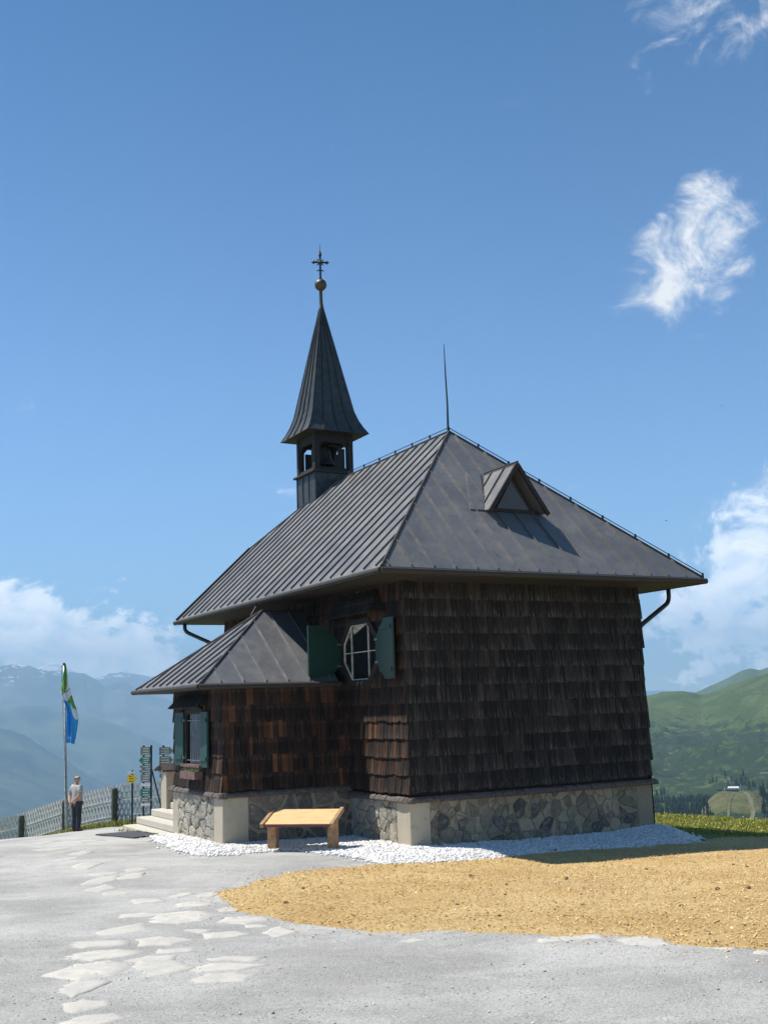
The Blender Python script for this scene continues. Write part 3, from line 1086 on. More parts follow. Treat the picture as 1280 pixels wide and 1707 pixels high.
# spiked end of the right gutter, ridge wire with clips, lightning rod
wire = MB()
wp = [Vector((-OV, -OV, ZE + .1))]
for a, b in (((UC, 9.0, AZ + .10), (UC, AV, AZ + .10)), ((UC, AV, AZ + .10), (W + OV, -OV, ZE + .09))):
    wire.tube([a, b], .010, 6)
    a, b = Vector(a), Vector(b)
    nn = int((b - a).length / .85)
    for i in range(nn + 1):
        q = a.lerp(b, i / nn)
        wire.box(q.x - .018, q.x + .018, q.y - .018, q.y + .018, q.z - .11, q.z + .02)
wire.build('lightning_wire', M['dark_metal'], chapel)
MB().tube([(UC, AV + .03, AZ - .1), (UC + .012, AV + .03, 8.9), (UC - .006, AV + .03, 9.6), (UC - .012, AV + .03, 10.38)], [.030, .022, .018, .008], 8).build('lightning_rod', M['dark_metal'], chapel)


def pipe(pts, r, name='downpipe'):
    P_ = [Vector(q) for q in pts]
    out = [P_[0]]
    for i in range(1, len(P_) - 1):
        a, b, c_ = P_[i - 1], P_[i], P_[i + 1]
        for q in range(5):
            t_ = q / 4
            a2, c2 = b.lerp(a, min(.45, .14 / (a - b).length)), b.lerp(c_, min(.45, .14 / (c_ - b).length))
            out.append(a2.lerp(b, t_).lerp(b.lerp(c2, t_), t_))
    out.append(P_[-1])
    return MB().tube(out, r, 10).build(name, M['dark_metal'], chapel, smooth=True)


pipe([(W + OV + .03, .12, ZE - .1), (W + OV + .03, .12, 3.86), (W + .09, .12, 3.27), (W + .09, .12, -1.1)], .052)
pipe([(-OV + .06, 10.62, ZE - .1), (-OV + .06, 10.62, 3.93), (-.09, 10.12, 3.45), (-.09, 10.12, -1.1)], .052)

# wall core
MB().box(.03, W - .03, .03, L, -1.4, ZE - .14).build('timber_wall', M['wall_core'], chapel)
gw = MB().prism([(.03, L - .02, ZE - .14), (W - .03, L - .02, ZE - .14), (UC, L - .02, zL(UC) - .7)][::-1], (0, 1, 0), .12)
gw.build('gable_wall', M['dark_wood'], chapel)
porch_wall = MB().box(-PP + .03, .03, V0 + .03, V1, -1.4, ZP - .02).build('porch_wall', M['wall_core'], chapel)
hip_wall = MB().box(.04, W - .04, .012, .03, -.05, ZE - .14).build('end_wall', M['wall_core'], chapel)
left_wall = MB().box(.012, .03, .05, L - .05, -.05, ZE - .14).build('side_wall', M['wall_core'], chapel)
porch_front = MB().box(-PP + .04, -.04, V0 + .012, V0 + .03, .05, ZP - .05).build('porch_front_wall', M['wall_core'], chapel)
porch_side = MB().box(-PP + .012, -PP + .03, V0 + .05, V1 - .05, .05, ZP - .05).build('porch_side_wall', M['wall_core'], chapel)

# ---- porch roof
pl, pf, pb, pa = -3.372, V0 - .05, 7.015, (-1.09, 4.733, 3.957)
ps = MB().add([(pl + .04, pf + .04, ZP - .11), (-.02, pf + .04, ZP - .11), (-.02, pb - .04, ZP - .11), (pl + .04, pb - .04, ZP - .11)], [(3, 2, 1, 0)])
ps.bar((pl + .03, pf + .03, ZP - .07), (pl + .03, pb - .03, ZP - .07), .03, .08).bar((pl + .03, pf + .03, ZP - .07), (-.30, pf + .03, ZP - .07), .03, .08)
ps.bar((pl + .03, pb - .03, ZP - .07), (-.02, pb - .03, ZP - .07), .03, .08)
porch_roof = ps.build('porch_roof', M['dark_wood'], chapel)
roof_slope(porch_roof, [(pl, pf, ZP), (pl, pb, ZP), pa], .497, M['roof'], .33)
roof_slope(porch_roof, [(pl, pf, ZP), (-.28, pf, ZP), (-.04, 4.733, 3.957), pa], .497, M['roof'], .45)
roof_slope(porch_roof, [(pl, pb, ZP), (-.02, pb, ZP), (-.02, 4.733, 3.957), pa], .497, M['roof'])
for a, b in (((pl, pf, ZP), pa), ((pl, pb, ZP), pa), (pa, (-.05, 4.733, 3.957))):
    MB().tube([Vector(a) + Vector((0, 0, .008)), Vector(b) + Vector((0, 0, .008))], .028, 8).build('hip_cap', M['trim'], porch_roof)
for a, b in (((pl - .045, pf - .045, ZP - .06), (pl - .045, pb + .10, ZP - .06)), ((pl - .045, pf - .045, ZP - .061), (-.24, pf - .045, ZP - .061))):
    MB().tube([a, b], .056, 10).build('gutter', M['trim'], chapel)
MB().bar((-1.25, 5.0, 3.88), (-1.02, 5.1, 4.2), .018, .018).build('tie_rod', M['dark_metal'], chapel)

# ---- shingles
protos_s = {}


def shingle_proto(w, var):
    key = (w, var)
    if key not in protos_s:
        r_ = random.Random(w * 1000 + var)
        h = .44
        sk = r_.uniform(-.012, .012)
        tb = .022 + r_.uniform(0, .018)
        x = w / 2 - .003
        g_ = r_.uniform(-.25, .25) * w
        # front surface split by a shallow split line so it catches light unevenly
        vs_ = [(-x, 0, 0 + sk), (g_, 0, r_.uniform(-.006, .006)), (x, 0, -sk), (x, 0, h), (g_, 0, h), (-x, 0, h),
               (-x, -tb, 0 + sk), (g_, -tb - r_.uniform(-.004, .006), r_.uniform(-.006, .006)), (x, -tb - r_.uniform(-.005, .005), -sk), (x, -.006, h), (g_, -.006, h), (-x, -.006, h)]
        fs_ = [(6, 7, 10, 11), (7, 8, 9, 10), (0, 1, 7, 6), (1, 2, 8, 7), (0, 6, 11, 5), (2, 3, 9, 8), (3, 4, 10, 9), (4, 5, 11, 10)]
        protos_s[key] = (vs_, fs_)
    return protos_s[key]


SH = []


W_GREY = (.08, .10, .11, .12, .13, .14, .16, .18)
W_BROWN = (.08, .09, .10, .11, .12, .13, .15, .17)


def shingle_wall(parent, org, ang, length, z0, z1, mat, flare_z, skip=None, seed=0, visible=True, sagf=0.):
    """org = lower left (seen from outside) corner, ang = direction of the wall's run in the chapel's frame; outward is run x up turned"""
    r_ = random.Random(seed)
    run = Vector((math.cos(ang), math.sin(ang), 0))
    out = Vector((math.sin(ang), -math.cos(ang), 0))
    z = z0
    row = 0
    while z < z1:
        x = -.02
        sagp = r_.uniform(0, 6)
        while x < length + .01:
            w = r_.choice(W_GREY if mat is M['shingle_grey'] else W_BROWN)
            if x + w > length + .03:
                w = .08
            xc = x + w / 2
            zb = z + r_.uniform(-.020, .020) + .012 * math.sin(xc * 1.3 + sagp)
            ztop = min(zb + .44, z1 + .12)
            if not (skip and skip(xc, zb + .17)):
                fl = lambda zz_: .03 * max(0, min(1, (flare_z - zz_) / .6)) ** 2
                lean = math.atan2(fl(zb) - fl(zb + .34), .34)
                p = Vector(org) + run * xc + out * (.012 + fl(zb) + r_.uniform(0, .010)) + Vector((0, 0, zb))
                m = Matrix.Translation(p) @ Matrix.Rotation(ang, 4, 'Z') @ Matrix.Rotation(-(.032 + lean), 4, 'X') @ Matrix.Rotation(r_.uniform(-.012, .012), 4, 'Y')
                wp_ = CHX @ p
                ow = (CHX.to_3x3() @ out)
                view = Vector((0, 0, 1.65)) - wp_
                sc_ = w * max(0, ow.dot(view.normalized())) / view.length_squared if visible else 0
                SH.append((sc_, parent, m, w, r_.randrange(4), mat))
            x += w + r_.uniform(.001, .006)
        z += .345 + r_.uniform(-.006, .006)
        row += 1


oct_v, oct_z = 1.85, 2.84


def skip_left(v, z):
    if abs(v - oct_v) < .80 and abs(z - oct_z) < .66 and abs(v - oct_v) / .80 + abs(z - oct_z) / .66 < 1.5:
        return True
    if 2.45 < v < 5.7 and z < 2.15:
        return True
    if abs(v - oct_v) < .85 and 3.55 < z < 3.75:
        return False
    return False


def skip_porch(v, z):
    return abs(v - (4.2 - V0)) < .52 and .45 < z < 1.72


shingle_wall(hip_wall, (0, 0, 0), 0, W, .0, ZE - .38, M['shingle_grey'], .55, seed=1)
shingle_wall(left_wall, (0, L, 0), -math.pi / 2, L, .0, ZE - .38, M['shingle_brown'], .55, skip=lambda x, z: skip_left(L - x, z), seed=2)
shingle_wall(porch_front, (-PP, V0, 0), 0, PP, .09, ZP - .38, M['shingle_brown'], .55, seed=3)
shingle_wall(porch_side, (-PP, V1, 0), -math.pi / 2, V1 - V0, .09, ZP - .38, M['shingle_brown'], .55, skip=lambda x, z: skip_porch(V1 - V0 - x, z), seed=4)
n_front = len(SH)
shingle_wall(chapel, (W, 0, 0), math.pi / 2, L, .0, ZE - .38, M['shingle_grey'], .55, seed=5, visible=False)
SH.sort(key=lambda q: -q[0])
sh_me = {}
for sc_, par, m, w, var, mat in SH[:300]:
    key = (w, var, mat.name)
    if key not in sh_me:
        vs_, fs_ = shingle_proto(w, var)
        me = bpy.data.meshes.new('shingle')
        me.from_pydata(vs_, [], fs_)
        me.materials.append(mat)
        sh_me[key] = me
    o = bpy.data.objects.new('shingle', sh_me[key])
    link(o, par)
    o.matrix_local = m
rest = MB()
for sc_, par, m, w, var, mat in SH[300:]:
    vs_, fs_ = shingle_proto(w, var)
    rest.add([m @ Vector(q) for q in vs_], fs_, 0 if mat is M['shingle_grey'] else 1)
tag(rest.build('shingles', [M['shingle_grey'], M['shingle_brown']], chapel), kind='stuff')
MB().box(-.035, .0, -.035, .0, -.02, ZE - .14).build('corner_board', M['dark_wood'], chapel)

# ---- stone base
def voronoi(Lx, Hz, size, r_, asp=1.3):
    """irregular cells clipped to the rectangle (0..Lx, 0..Hz)"""
    pts = []
    nx, nz = max(1, int(Lx / (size * asp))), max(1, int(Hz / size))
    for j in range(nz):
        for i in range(nx):
            pts.append(((i + .5 + (.5 * (j % 2) - .25) + r_.uniform(-.62, .62)) * Lx / nx, (j + .5 + r_.uniform(-.55, .55)) * Hz / nz))
    pts = [q for q in pts if r_.random() > .06]
    pts += [(q[0] + r_.uniform(-.5, .5) * size, q[1] + r_.uniform(-.5, .5) * size) for q in list(pts) if r_.random() < .22]
    cells = []
    for i, p in enumerate(pts):
        poly = [(0, 0), (Lx, 0), (Lx, Hz), (0, Hz)]
        for j, q in enumerate(pts):
            if i == j or abs(q[0] - p[0]) > size * 5 or abs(q[1] - p[1]) > size * 5:
                continue
            mx_, mz_ = (p[0] + q[0]) / 2, (p[1] + q[1]) / 2
            nx_, nz_ = q[0] - p[0], q[1] - p[1]
            out = []
            for a in range(len(poly)):
                A_, B_ = poly[a], poly[(a + 1) % len(poly)]
                da = (A_[0] - mx_) * nx_ + (A_[1] - mz_) * nz_
                db = (B_[0] - mx_) * nx_ + (B_[1] - mz_) * nz_
                if da <= 0:
                    out.append(A_)
                if (da <= 0) != (db <= 0):
                    t_ = da / (da - db)
                    out.append((A_[0] + (B_[0] - A_[0]) * t_, A_[1] + (B_[1] - A_[1]) * t_))
            poly = out
            if len(poly) < 3:
                break
        if len(poly) >= 3:
            cells.append(poly)
    return cells


def stone_wall(org, ang, length, zb, zt, size, gap, depth, mats, seed, core_t=.06, keep=1.0, warp=.035):
    r_ = random.Random(seed)
    run = Vector((math.cos(ang), math.sin(ang), 0))
    out = Vector((math.sin(ang), -math.cos(ang), 0))
    O_ = Vector(org)
    a, b = O_, O_ + run * length
    wall = MB()
    wall.prism([a + Vector((0, 0, zb)), b + Vector((0, 0, zb)), b + Vector((0, 0, zt)), a + Vector((0, 0, zt))], out, core_t)
    wo_ = wall.build('foundation_wall', M['mortar'], chapel)
    for cell in voronoi(length, zt - zb, size, r_):
        if r_.random() > keep:
            continue
        cx = sum(q[0] for q in cell) / len(cell)
        cz = sum(q[1] for q in cell) / len(cell)
        rad = sum(math.hypot(q[0] - cx, q[1] - cz) for q in cell) / len(cell)
        if rad < .05:
            continue
        sh = max(.35, 1 - gap / rad * r_.uniform(.8, 1.3))
        ring = []
        for i in range(len(cell)):
            A_, B_ = cell[i], cell[(i + 1) % len(cell)]
            ns = 4 if math.hypot(B_[0] - A_[0], B_[1] - A_[1]) > .08 else 2
            for q in range(ns):
                t_ = (q + .5) / ns
                ring.append((A_[0] + (B_[0] - A_[0]) * t_, A_[1] + (B_[1] - A_[1]) * t_))
        wv = lambda q, k_: noise.noise(Vector((q[0] * 7, q[1] * 7, seed * 3.1 + k_))) * warp
        ring = [(cx + (q[0] - cx) * sh + wv(q, 0), cz + (q[1] - cz) * sh + wv(q, 9)) for q in ring]
        n = len(ring)
        dz = depth * r_.uniform(.5, 1.2)
        tx, tz = r_.uniform(-.25, .25), r_.uniform(-.25, .25)
        vs_ = []
        for sc_, dd in ((1, -.01), (.95, .8), (.6, 1.0)):
            for q in ring:
                px_, pz_ = cx + (q[0] - cx) * sc_, cz + (q[1] - cz) * sc_
                h = dz * dd + (depth * .9 * (tx * (px_ - cx) + tz * (pz_ - cz)) / rad + depth * r_.uniform(-.12, .12)) * (dd > 0)
                vs_.append(O_ + run * px_ + Vector((0, 0, zb + pz_)) + out * h)
        vs_.append(O_ + run * cx + Vector((0, 0, zb + cz)) + out * dz)
        fs_ = []
        for s_ in range(2):
            for i in range(n):
                j = (i + 1) % n
                fs_.append((s_ * n + i, s_ * n + j, (s_ + 1) * n + j, (s_ + 1) * n + i))
        fs_ += [(2 * n + i, 2 * n + (i + 1) % n, 3 * n) for i in range(n)]
        MB().add(vs_, fs_).build('stone', r_.choice(mats), wo_)
    return wo_


ZS, ZPS = -.115, .03
stone_wall((.42, 0, 0), 0, W - .84, -1.32, ZS, .20, .007, .028, [M['stone_hip'], M['stone_hip'], M['stone_hip'], M['stone_dark']], 21)
stone_wall((0, V0, 0), -math.pi / 2, V0 - .5, -1.25, ZS, .17, .010, .045, [M['stone']], 22)
stone_wall((-PP + .52, V0, 0), 0, PP - .52, -1.25, ZPS, .27, .045, .035, [M['stone_dark']], 23, keep=.92)
stone_wall((-PP, V1 - .38, 0), -math.pi / 2, V1 - V0 - .87, -1.2, ZPS, .20, .008, .060, [M['stone']], 24)
for x0, x1, y0, y1, z1 in ((-.035, .42, -.035, .5, ZS + .003), (-PP - .035, -PP + .52, V0 - .035, V0 + .49, ZPS + .003), (-PP - .035, -PP + .3, V1 - .38, V1 + .03, ZPS + .003)):
    MB().box(x0, x1, y0, y1, -1.4, z1).build('corner_block', M['plaster'], chapel, bevel=.018)
MB().box(W - .42, W + .02, -.012, .5, -1.4, ZS + .003).build('corner_block', M['mortar'], chapel, bevel=.03)
MB().box(W - .02, W + .03, .5, L, -1.6, ZS).build('foundation_wall', M['mortar'], chapel)


def ledge(p0, ang, length, z, seed):
    r_ = random.Random(seed)
    mb = MB()
    run = Vector((math.cos(ang), math.sin(ang), 0))
    out = Vector((math.sin(ang), -math.cos(ang), 0))
    x = -.13
    while x < length + .13:
        w = r_.uniform(.07, .12)
        x1 = min(x + w, length + .14)
        j = r_.uniform(-.008, .010)
        prof = [(-.02, .05), (.05 + j, .04 + j), (.10 + j, .0 + j), (.115 + j, -.04), (.105 + j, -.068), (-.02, -.08)]
        A_ = [Vector(p0) + run * (x + .002) + out * q[0] + Vector((0, 0, z + q[1])) for q in prof]
        B_ = [Vector(p0) + run * (x1 - .002) + out * q[0] + Vector((0, 0, z + q[1])) for q in prof]
        n = len(prof)
        mb.add(A_ + B_, [tuple(range(n)), tuple(range(2 * n - 1, n - 1, -1))] + [(i, i + n, (i + 1) % n + n, (i + 1) % n) for i in range(n)])
        x = x1
    mb.build('ledge', M['ledge'], chapel)


ledge((0, V0, 0), -math.pi / 2, V0, ZS + .01, 31)
ledge((0, 0, 0), 0, W, ZS + .008, 32)
ledge((-PP, V1, 0), -math.pi / 2, V1 - V0, ZPS + .01, 33)
ledge((-PP, V0, 0), 0, PP - .16, ZPS + .008, 34)

# ---- octagonal window, its hood and shutters
def octo(hw, hh, cw, ch):
    return [(hw, -hh + ch), (hw, hh - ch), (hw - cw, hh), (-hw + cw, hh), (-hw, hh - ch), (-hw, -hh + ch), (-hw + cw, -hh), (hw - cw, -hh)]


def frame_ring(outer, inner, c, t0, t1):
    """ring in the plane of the side wall (coordinates v, z), from depth u=t0 (outside) to t1"""
    n = len(outer)
    vs_ = [(t0, c[0] + q[0], c[1] + q[1]) for q in outer] + [(t0, c[0] + q[0], c[1] + q[1]) for q in inner] + [(t1, c[0] + q[0], c[1] + q[1]) for q in outer] + [(t1, c[0] + q[0], c[1] + q[1]) for q in inner]
    fs_ = []
    for i in range(n):
        j = (i + 1) % n
        fs_ += [(i, j, n + j, n + i), (n + i, n + j, 3 * n + j, 3 * n + i), (j, i, 2 * n + i, 2 * n + j), (2 * n + j, 2 * n + i, 3 * n + i, 3 * n + j)]
    return MB().add(vs_, fs_)


oc = (oct_v, oct_z)
win = frame_ring(octo(.87, .70, .42, .44), octo(.74, .58, .36, .38), oc, -.075, .02).build('octagonal_window', M['dark_wood'], chapel)
frame_ring(octo(.74, .58, .36, .38), octo(.722, .562, .351, .371), oc, -.055, -.02).build('inner_frame', M['white_paint'], win)
MB().add([(-.028, oc[0] + q[0], oc[1] + q[1]) for q in octo(.73, .57, .36, .38)], [tuple(range(8))[::-1]]).build('pane', M['glass'], win)
for q in (-.385, .385):
    MB().box(-.054, -.03, oc[0] + q - .009, oc[0] + q + .009, oc[1] - .565, oc[1] + .565).build('muntin', M['white_paint'], win)
MB().box(-.0535, -.0305, oc[0] - .72, oc[0] + .72, oc[1] - .009, oc[1] + .009).build('muntin', M['white_paint'], win)
for q in (-.09, .09):
    MB().bar((-.085, oc[0] + q, oc[1] - .635), (-.085, oc[0] + q + .015, oc[1] - .695), .02, .02, (1, 0, 0)).bar((-.085, oc[0] + q, oc[1] - .635), (-.085, oc[0] + q - .06, oc[1] - .625), .02, .02, (1, 0, 0)).build('hook', M['iron'], win)
half = [(0, -.61), (0, .61), (-.42, .61), (-.86, .24), (-.86, -.24), (-.42, -.61)]


def half_shutter(hinge_v, ang, u0):
    """half octagon; its hinge edge is the chamfered side; x runs from hinge to free edge"""
    s_ = empty('shutter', (u0, hinge_v, oct_z), ang, chapel)
    shape = [(.86 + q[0], q[1]) for q in half]
    MB().prism([(q[0], -.02, q[1]) for q in shape][::-1], (0, -1, 0), .04).build('leaf', M['green'], s_)
    for zz_ in (-.46, .38):
        x0 = .86 - .42 + .06 if abs(zz_) > .5 else .86 - .60
        MB().box(x0, .80, .0201, .045, zz_, zz_ + .075).box(x0, .80, -.045, -.0201, zz_, zz_ + .075).build('batten', M['green'], s_)
        MB().box(-.05, .10, -.03, .03, zz_ * .55 - .02, zz_ * .55 + .02).build('hinge', M['iron'], s_)
    return s_


half_shutter(oct_v + .86, math.pi + R(11), -.09)
half_shutter(oct_v - .84, R(-90) - R(5), -.10)
# hood over the window
hd_ = MB()
hd_.prism([(-.02, oct_v - .83, 4.10), (-.02, oct_v + .86, 4.10), (-.34, oct_v + 1.10, 3.62), (-.34, oct_v - 1.05, 3.62)], (-.8, 0, .55), .04)
hd_.prism([(-.02, oct_v - .83, 4.10), (-.34, oct_v - 1.05, 3.62), (-.02, oct_v - 1.22, 3.62)], (-.3, -.8, .3), .03)
hd_.prism([(-.02, oct_v + .86, 4.10), (-.02, oct_v + 1.25, 3.62), (-.34, oct_v + 1.10, 3.62)], (-.3, .8, .3), .03)
hood = hd_.build('window_hood', M['wall_core'], chapel)
for row in range(3):
    for i in range(13):
        t0, t1 = row / 3, (row + 1) / 3 + .06
        f0, f1 = i / 13, (i + 1) / 13 - .008
        def hp(f, t_, h):
            v0_, v1_ = oct_v - .83 - .22 * t_, oct_v + .86 + .24 * t_
            return Vector((-.02 - .32 * t_, v0_ + (v1_ - v0_) * f, 4.10 - .48 * t_)) + Vector((-.83, 0, .55)) * h
        a = [hp(f0, t0, .004), hp(f1, t0, .004), hp(f1, t1, .02 + random.uniform(0, .01)), hp(f0, t1, .02 + random.uniform(0, .01))]
        MB().prism(a, (-.83, 0, .55), .012).build('shingle', M['shingle_grey'], hood)

# ---- porch window
pw = MB()
pu = -PP - .02
pw.box(pu - .03, pu + .05, 3.64, 3.74, .52, 1.76).box(pu - .03, pu + .05, 4.66, 4.76, .52, 1.76).box(pu - .03, pu + .05, 3.74, 4.66, 1.66, 1.78)
pwin = pw.build('porch_window', M['dark_wood'], chapel)
MB().box(pu + .02, pu + .04, 3.74, 4.66, .6, 1.66).build('pane', M['glass'], pwin)
MB().box(pu - .12, pu + .05, 3.60, 4.80, .545, .60).box(pu - .06, pu + .05, 3.62, 4.78, .36, .545).build('sill', M['sill_wood'], pwin)
for q in (3.94, 4.10, 4.26, 4.42):
    MB().tube([(pu - .005, q, .6), (pu - .005, q, 1.66)], .011, 6).build('window_bar', M['iron'], pwin)
for z_ in (.68, 1.52):
    MB().box(pu - .018, pu + .008, 3.74, 4.66, z_ - .008, z_ + .008).build('window_bar', M['iron'], pwin)


def plank_shutter(v_h, sgn, ang):
    s_ = empty('shutter', (pu - .05, v_h, 1.13), ang, chapel)
    MB().box(0, .52, -.022, .022, -.57, .57).build('leaf', M['green'], s_)
    for z_ in (-.40, .40):
        MB().box(.03, .49, .022 if sgn > 0 else -.05, .05 if sgn > 0 else -.022, z_ - .035, z_ + .035).build('batten', M['green'], s_)
        MB().box(-.04, .06, -.028, .028, z_ - .03, z_ + .03).build('hinge', M['iron'], s_)


plank_shutter(4.76, 1, R(90) + R(2))
plank_shutter(3.64, -1, R(-90) - R(4))
ph = MB().prism([(-PP - .02, 3.30, 2.12), (-PP - .02, 5.05, 2.12), (-PP - .30, 5.15, 1.80), (-PP - .30, 3.20, 1.80)], (-.75, 0, .65), .03)
ph = ph.build('window_hood', M['wall_core'], chapel)
for row in range(2):
    for i in range(12):
        t0, t1 = row / 2, (row + 1) / 2 + .05
        f0, f1 = i / 12, (i + 1) / 12 - .008
        def hp2(f, t_, h):
            v0_, v1_ = 3.30 - .10 * t_, 5.05 + .10 * t_
            return Vector((-PP - .02 - .28 * t_, v0_ + (v1_ - v0_) * f, 2.12 - .32 * t_)) + Vector((-.75, 0, .65)) * h
        MB().prism([hp2(f0, t0, .004), hp2(f1, t0, .004), hp2(f1, t1, .02), hp2(f0, t1, .02 + random.uniform(0, .01))], (-.75, 0, .65), .012).build('shingle', M['shingle_grey'], ph)

# ---- dormer
dc, dw, dz0, dz1, vf = 3.11, .76, 5.79, 6.86, .20
slope_v = lambda z: (z - ZE) * (AV + OV) / (AZ - ZE) - OV
vb0, vb1 = slope_v(dz0), slope_v(dz1)
dbody = MB().prism([(dc - .66, .50, 5.60), (dc + .66, .50, 5.60), (dc, .50, 6.68)], (0, -1, 0), .05)
dbody.bar((dc - .70, .46, 5.82), (dc + .70, .46, 5.82), .05, .06)
dormer = dbody.build('dormer', M['dark_wood'], chapel)
roof_slope(dormer, [(dc - dw, vf, dz0), (dc - dw, vb0 + .02, dz0), (dc, vb1 + .03, dz1), (dc, vf, dz1)], .5, M['roof'], .45, th=.05)
roof_slope(dormer, [(dc + dw, vf, dz0), (dc + dw, vb0 + .02, dz0), (dc, vb1 + .03, dz1), (dc, vf, dz1)], .5, M['roof'], .45, th=.05)
MB().bar((dc - dw - .015, vf + .02, dz0 - .05), (dc, vf + .02, dz1 - .035), .05, .09, (-.8, 0, .6)).build('verge_board', M['dark_wood'], dormer)
MB().bar((dc + dw + .015, vf + .018, dz0 - .05), (dc, vf + .018, dz1 - .035), .05, .09, (.8, 0, .6)).build('verge_board', M['dark_wood'], dormer)
MB().add([(dc - .44, .445, 5.86), (dc + .44, .445, 5.86), (dc, .445, 6.54)], [(0, 1, 2)]).build('pane', M['dglass'], dormer)
MB().tube([(dc, vf - .01, dz1 + .015), (dc, vb1, dz1 + .015)], .025, 8).build('ridge_cap', M['trim'], dormer)
zh = lambda v: ZE + (v + OV) * (AZ - ZE) / (AV + OV)
MB().prism([(dc - dw - .36, vb0 - .02, zh(vb0 - .02) + .03), (dc - dw + .02, vb0 - .02, zh(vb0 - .02) + .035), (dc - .1, vb1, zh(vb1) + .035), (dc - .42, vb1 + .12, zh(vb1 + .12) + .03)], (0, -.7, .7), .02).build('flashing', M['roof'], dormer)

# ---- bell tower
TC = (UC, 9.72)
bt = MB().box(TC[0] - .60, TC[0] + .60, TC[1] - .60, TC[1] + .60, 6.3, 8.42).build('bell_tower', M['spire'], chapel)
for s_ in range(4):
    for i in range(3):
        a = -.61 + i * .407
        mb = MB().box(a + .002, a + .405, -.628, -.60, 6.4, 8.42).box(a - .012, a + .012, -.65, -.60, 6.4, 8.42)
        o = mb.build('tower_panel', M['spire'], bt)
        o.matrix_local = Matrix.Translation((TC[0], TC[1], 0)) @ Matrix.Rotation(s_ * math.pi / 2, 4, 'Z')
MB().box(TC[0] - .72, TC[0] + .72, TC[1] - .72, TC[1] + .72, 8.425, 8.485).build('platform', M['trim'], bt, bevel=.012)
zskirt = 7.32
MB().box(TC[0] - .645, TC[0] - .632, TC[1] - .645, TC[1] + .645, zskirt, zskirt + .03).box(TC[0] - .75, TC[0] - .64, TC[1] - .70, TC[1] + .70, 6.9, zskirt - .05).build('flashing', M['spire'], bt)
for sx_ in (-1, 1):
    for sy_ in (-1, 1):
        MB().box(TC[0] + sx_ * .55 - .075, TC[0] + sx_ * .55 + .075, TC[1] + sy_ * .55 - .075, TC[1] + sy_ * .55 + .075, 8.486, 9.72).build('post', M['dark_wood'], bt)
for s_ in range(4):
    mb = MB().box(-.475, .475, -.60, -.50, 9.36, 9.66).box(-.475, .475, -.60, -.52, 8.488, 8.60)
    mb.box(-.475, -.42, -.585, -.53, 8.6, 9.36).box(.42, .475, -.585, -.53, 8.6, 9.36).box(.18, .40, -.52, -.50, 8.62, 9.2)
    mb.prism([(-.42, -.586, 9.36), (-.42, -.586, 9.22), (-.30, -.586, 9.36)], (0, -1, 0), .05).prism([(.42, -.586, 9.36), (.30, -.586, 9.36), (.42, -.586, 9.22)], (0, -1, 0), .05)
    o = mb.build('belfry_frame', M['dark_wood'], bt)
    o.matrix_local = Matrix.Translation((TC[0], TC[1], 0)) @ Matrix.Rotation(s_ * math.pi / 2, 4, 'Z')
prof = [(.0, .62), (.10, .61), (.15, .57), (.17, .48), (.18, .34), (.21, .20), (.26, .09), (.31, .02), (.31, 0), (.27, .0), (.2, .16)]
MB().lathe([(max(r_, .001), z_) for r_, z_ in prof], (TC[0], TC[1], 8.78), 20).tube([(TC[0], TC[1], 8.95), (TC[0], TC[1], 8.70)], [.015, .05], 8).build('bell', M['bell'], bt, smooth=True)
MB().box(TC[0] - .5, TC[0] + .5, TC[1] - .06, TC[1] + .06, 9.40, 9.52).box(TC[0] - .1, TC[0] + .1, TC[1] - .05, TC[1] + .05, 9.34, 9.42).build('yoke', M['dark_wood'], bt)
# spire: four flared faces of three panels
SP = [(.98, 9.60), (.87, 9.79), (.765, 10.02), (.668, 10.32), (.052, 13.63)]
MB().add([(TC[0] - .97, TC[1] - .97, 9.605), (TC[0] + .97, TC[1] - .97, 9.605), (TC[0] + .97, TC[1] + .97, 9.605), (TC[0] - .97, TC[1] + .97, 9.605)], [(3, 2, 1, 0)]).build('spire_soffit', M['dark_wood'], bt)
for s_ in range(4):
    rot = Matrix.Translation((TC[0], TC[1], 0)) @ Matrix.Rotation(s_ * math.pi / 2, 4, 'Z')
    cutsf = [-1, -.52, 0.02, .55, 1] if s_ != 1 else [-1, -.5, 0, .5, 1]
    cutsf = [-1, -.5, 0, .5, 1]
    for i in range(4):
        mb = MB()
        for j in range(len(SP) - 1):
            (h0, z0), (h1, z1) = SP[j], SP[j + 1]
            a, b = cutsf[i], cutsf[i + 1]
            mb.add([(a * h0, -h0, z0), (b * h0, -h0, z0), (b * h1, -h1, z1), (a * h1, -h1, z1)], [(0, 1, 2, 3)])
            if i > 0:
                nn = Vector((0, -(z1 - z0), h0 - h1)).normalized()
                nn = Vector((0, -abs(nn.y), abs(nn.z)))
                mb.bar(Vector((a * h0, -h0, z0)) + nn * .014, Vector((a * h1, -h1, z1)) + nn * .014, .024, .034, nn)
        o = mb.build('spire_panel', M['spire'], bt)
        o.matrix_local = rot
    mb = MB()
    mb.tube([(-h * 1.0, -h * 1.0, z) for h, z in SP], .018, 6)
    o = mb.build('spire_hip', M['spire'], bt)
    o.matrix_local = rot
MB().tube([(TC[0] + .03, TC[1] - .02, 13.9), (TC[0] + .10, TC[1] - .09, 13.3), (TC[0] + .67 + .02, TC[1] - .25, 10.32), (TC[0] + .9, TC[1] - .55, 9.7)], .010, 6).build('lightning_wire', M['dark_metal'], bt)
MB().lathe([(.085, 13.58), (.075, 13.66), (.055, 13.72), (.050, 14.20), (.062, 14.25), (.04, 14.27)], (TC[0], TC[1], 0), 12).build('finial_pole', M['bronze'], bt, smooth=True)
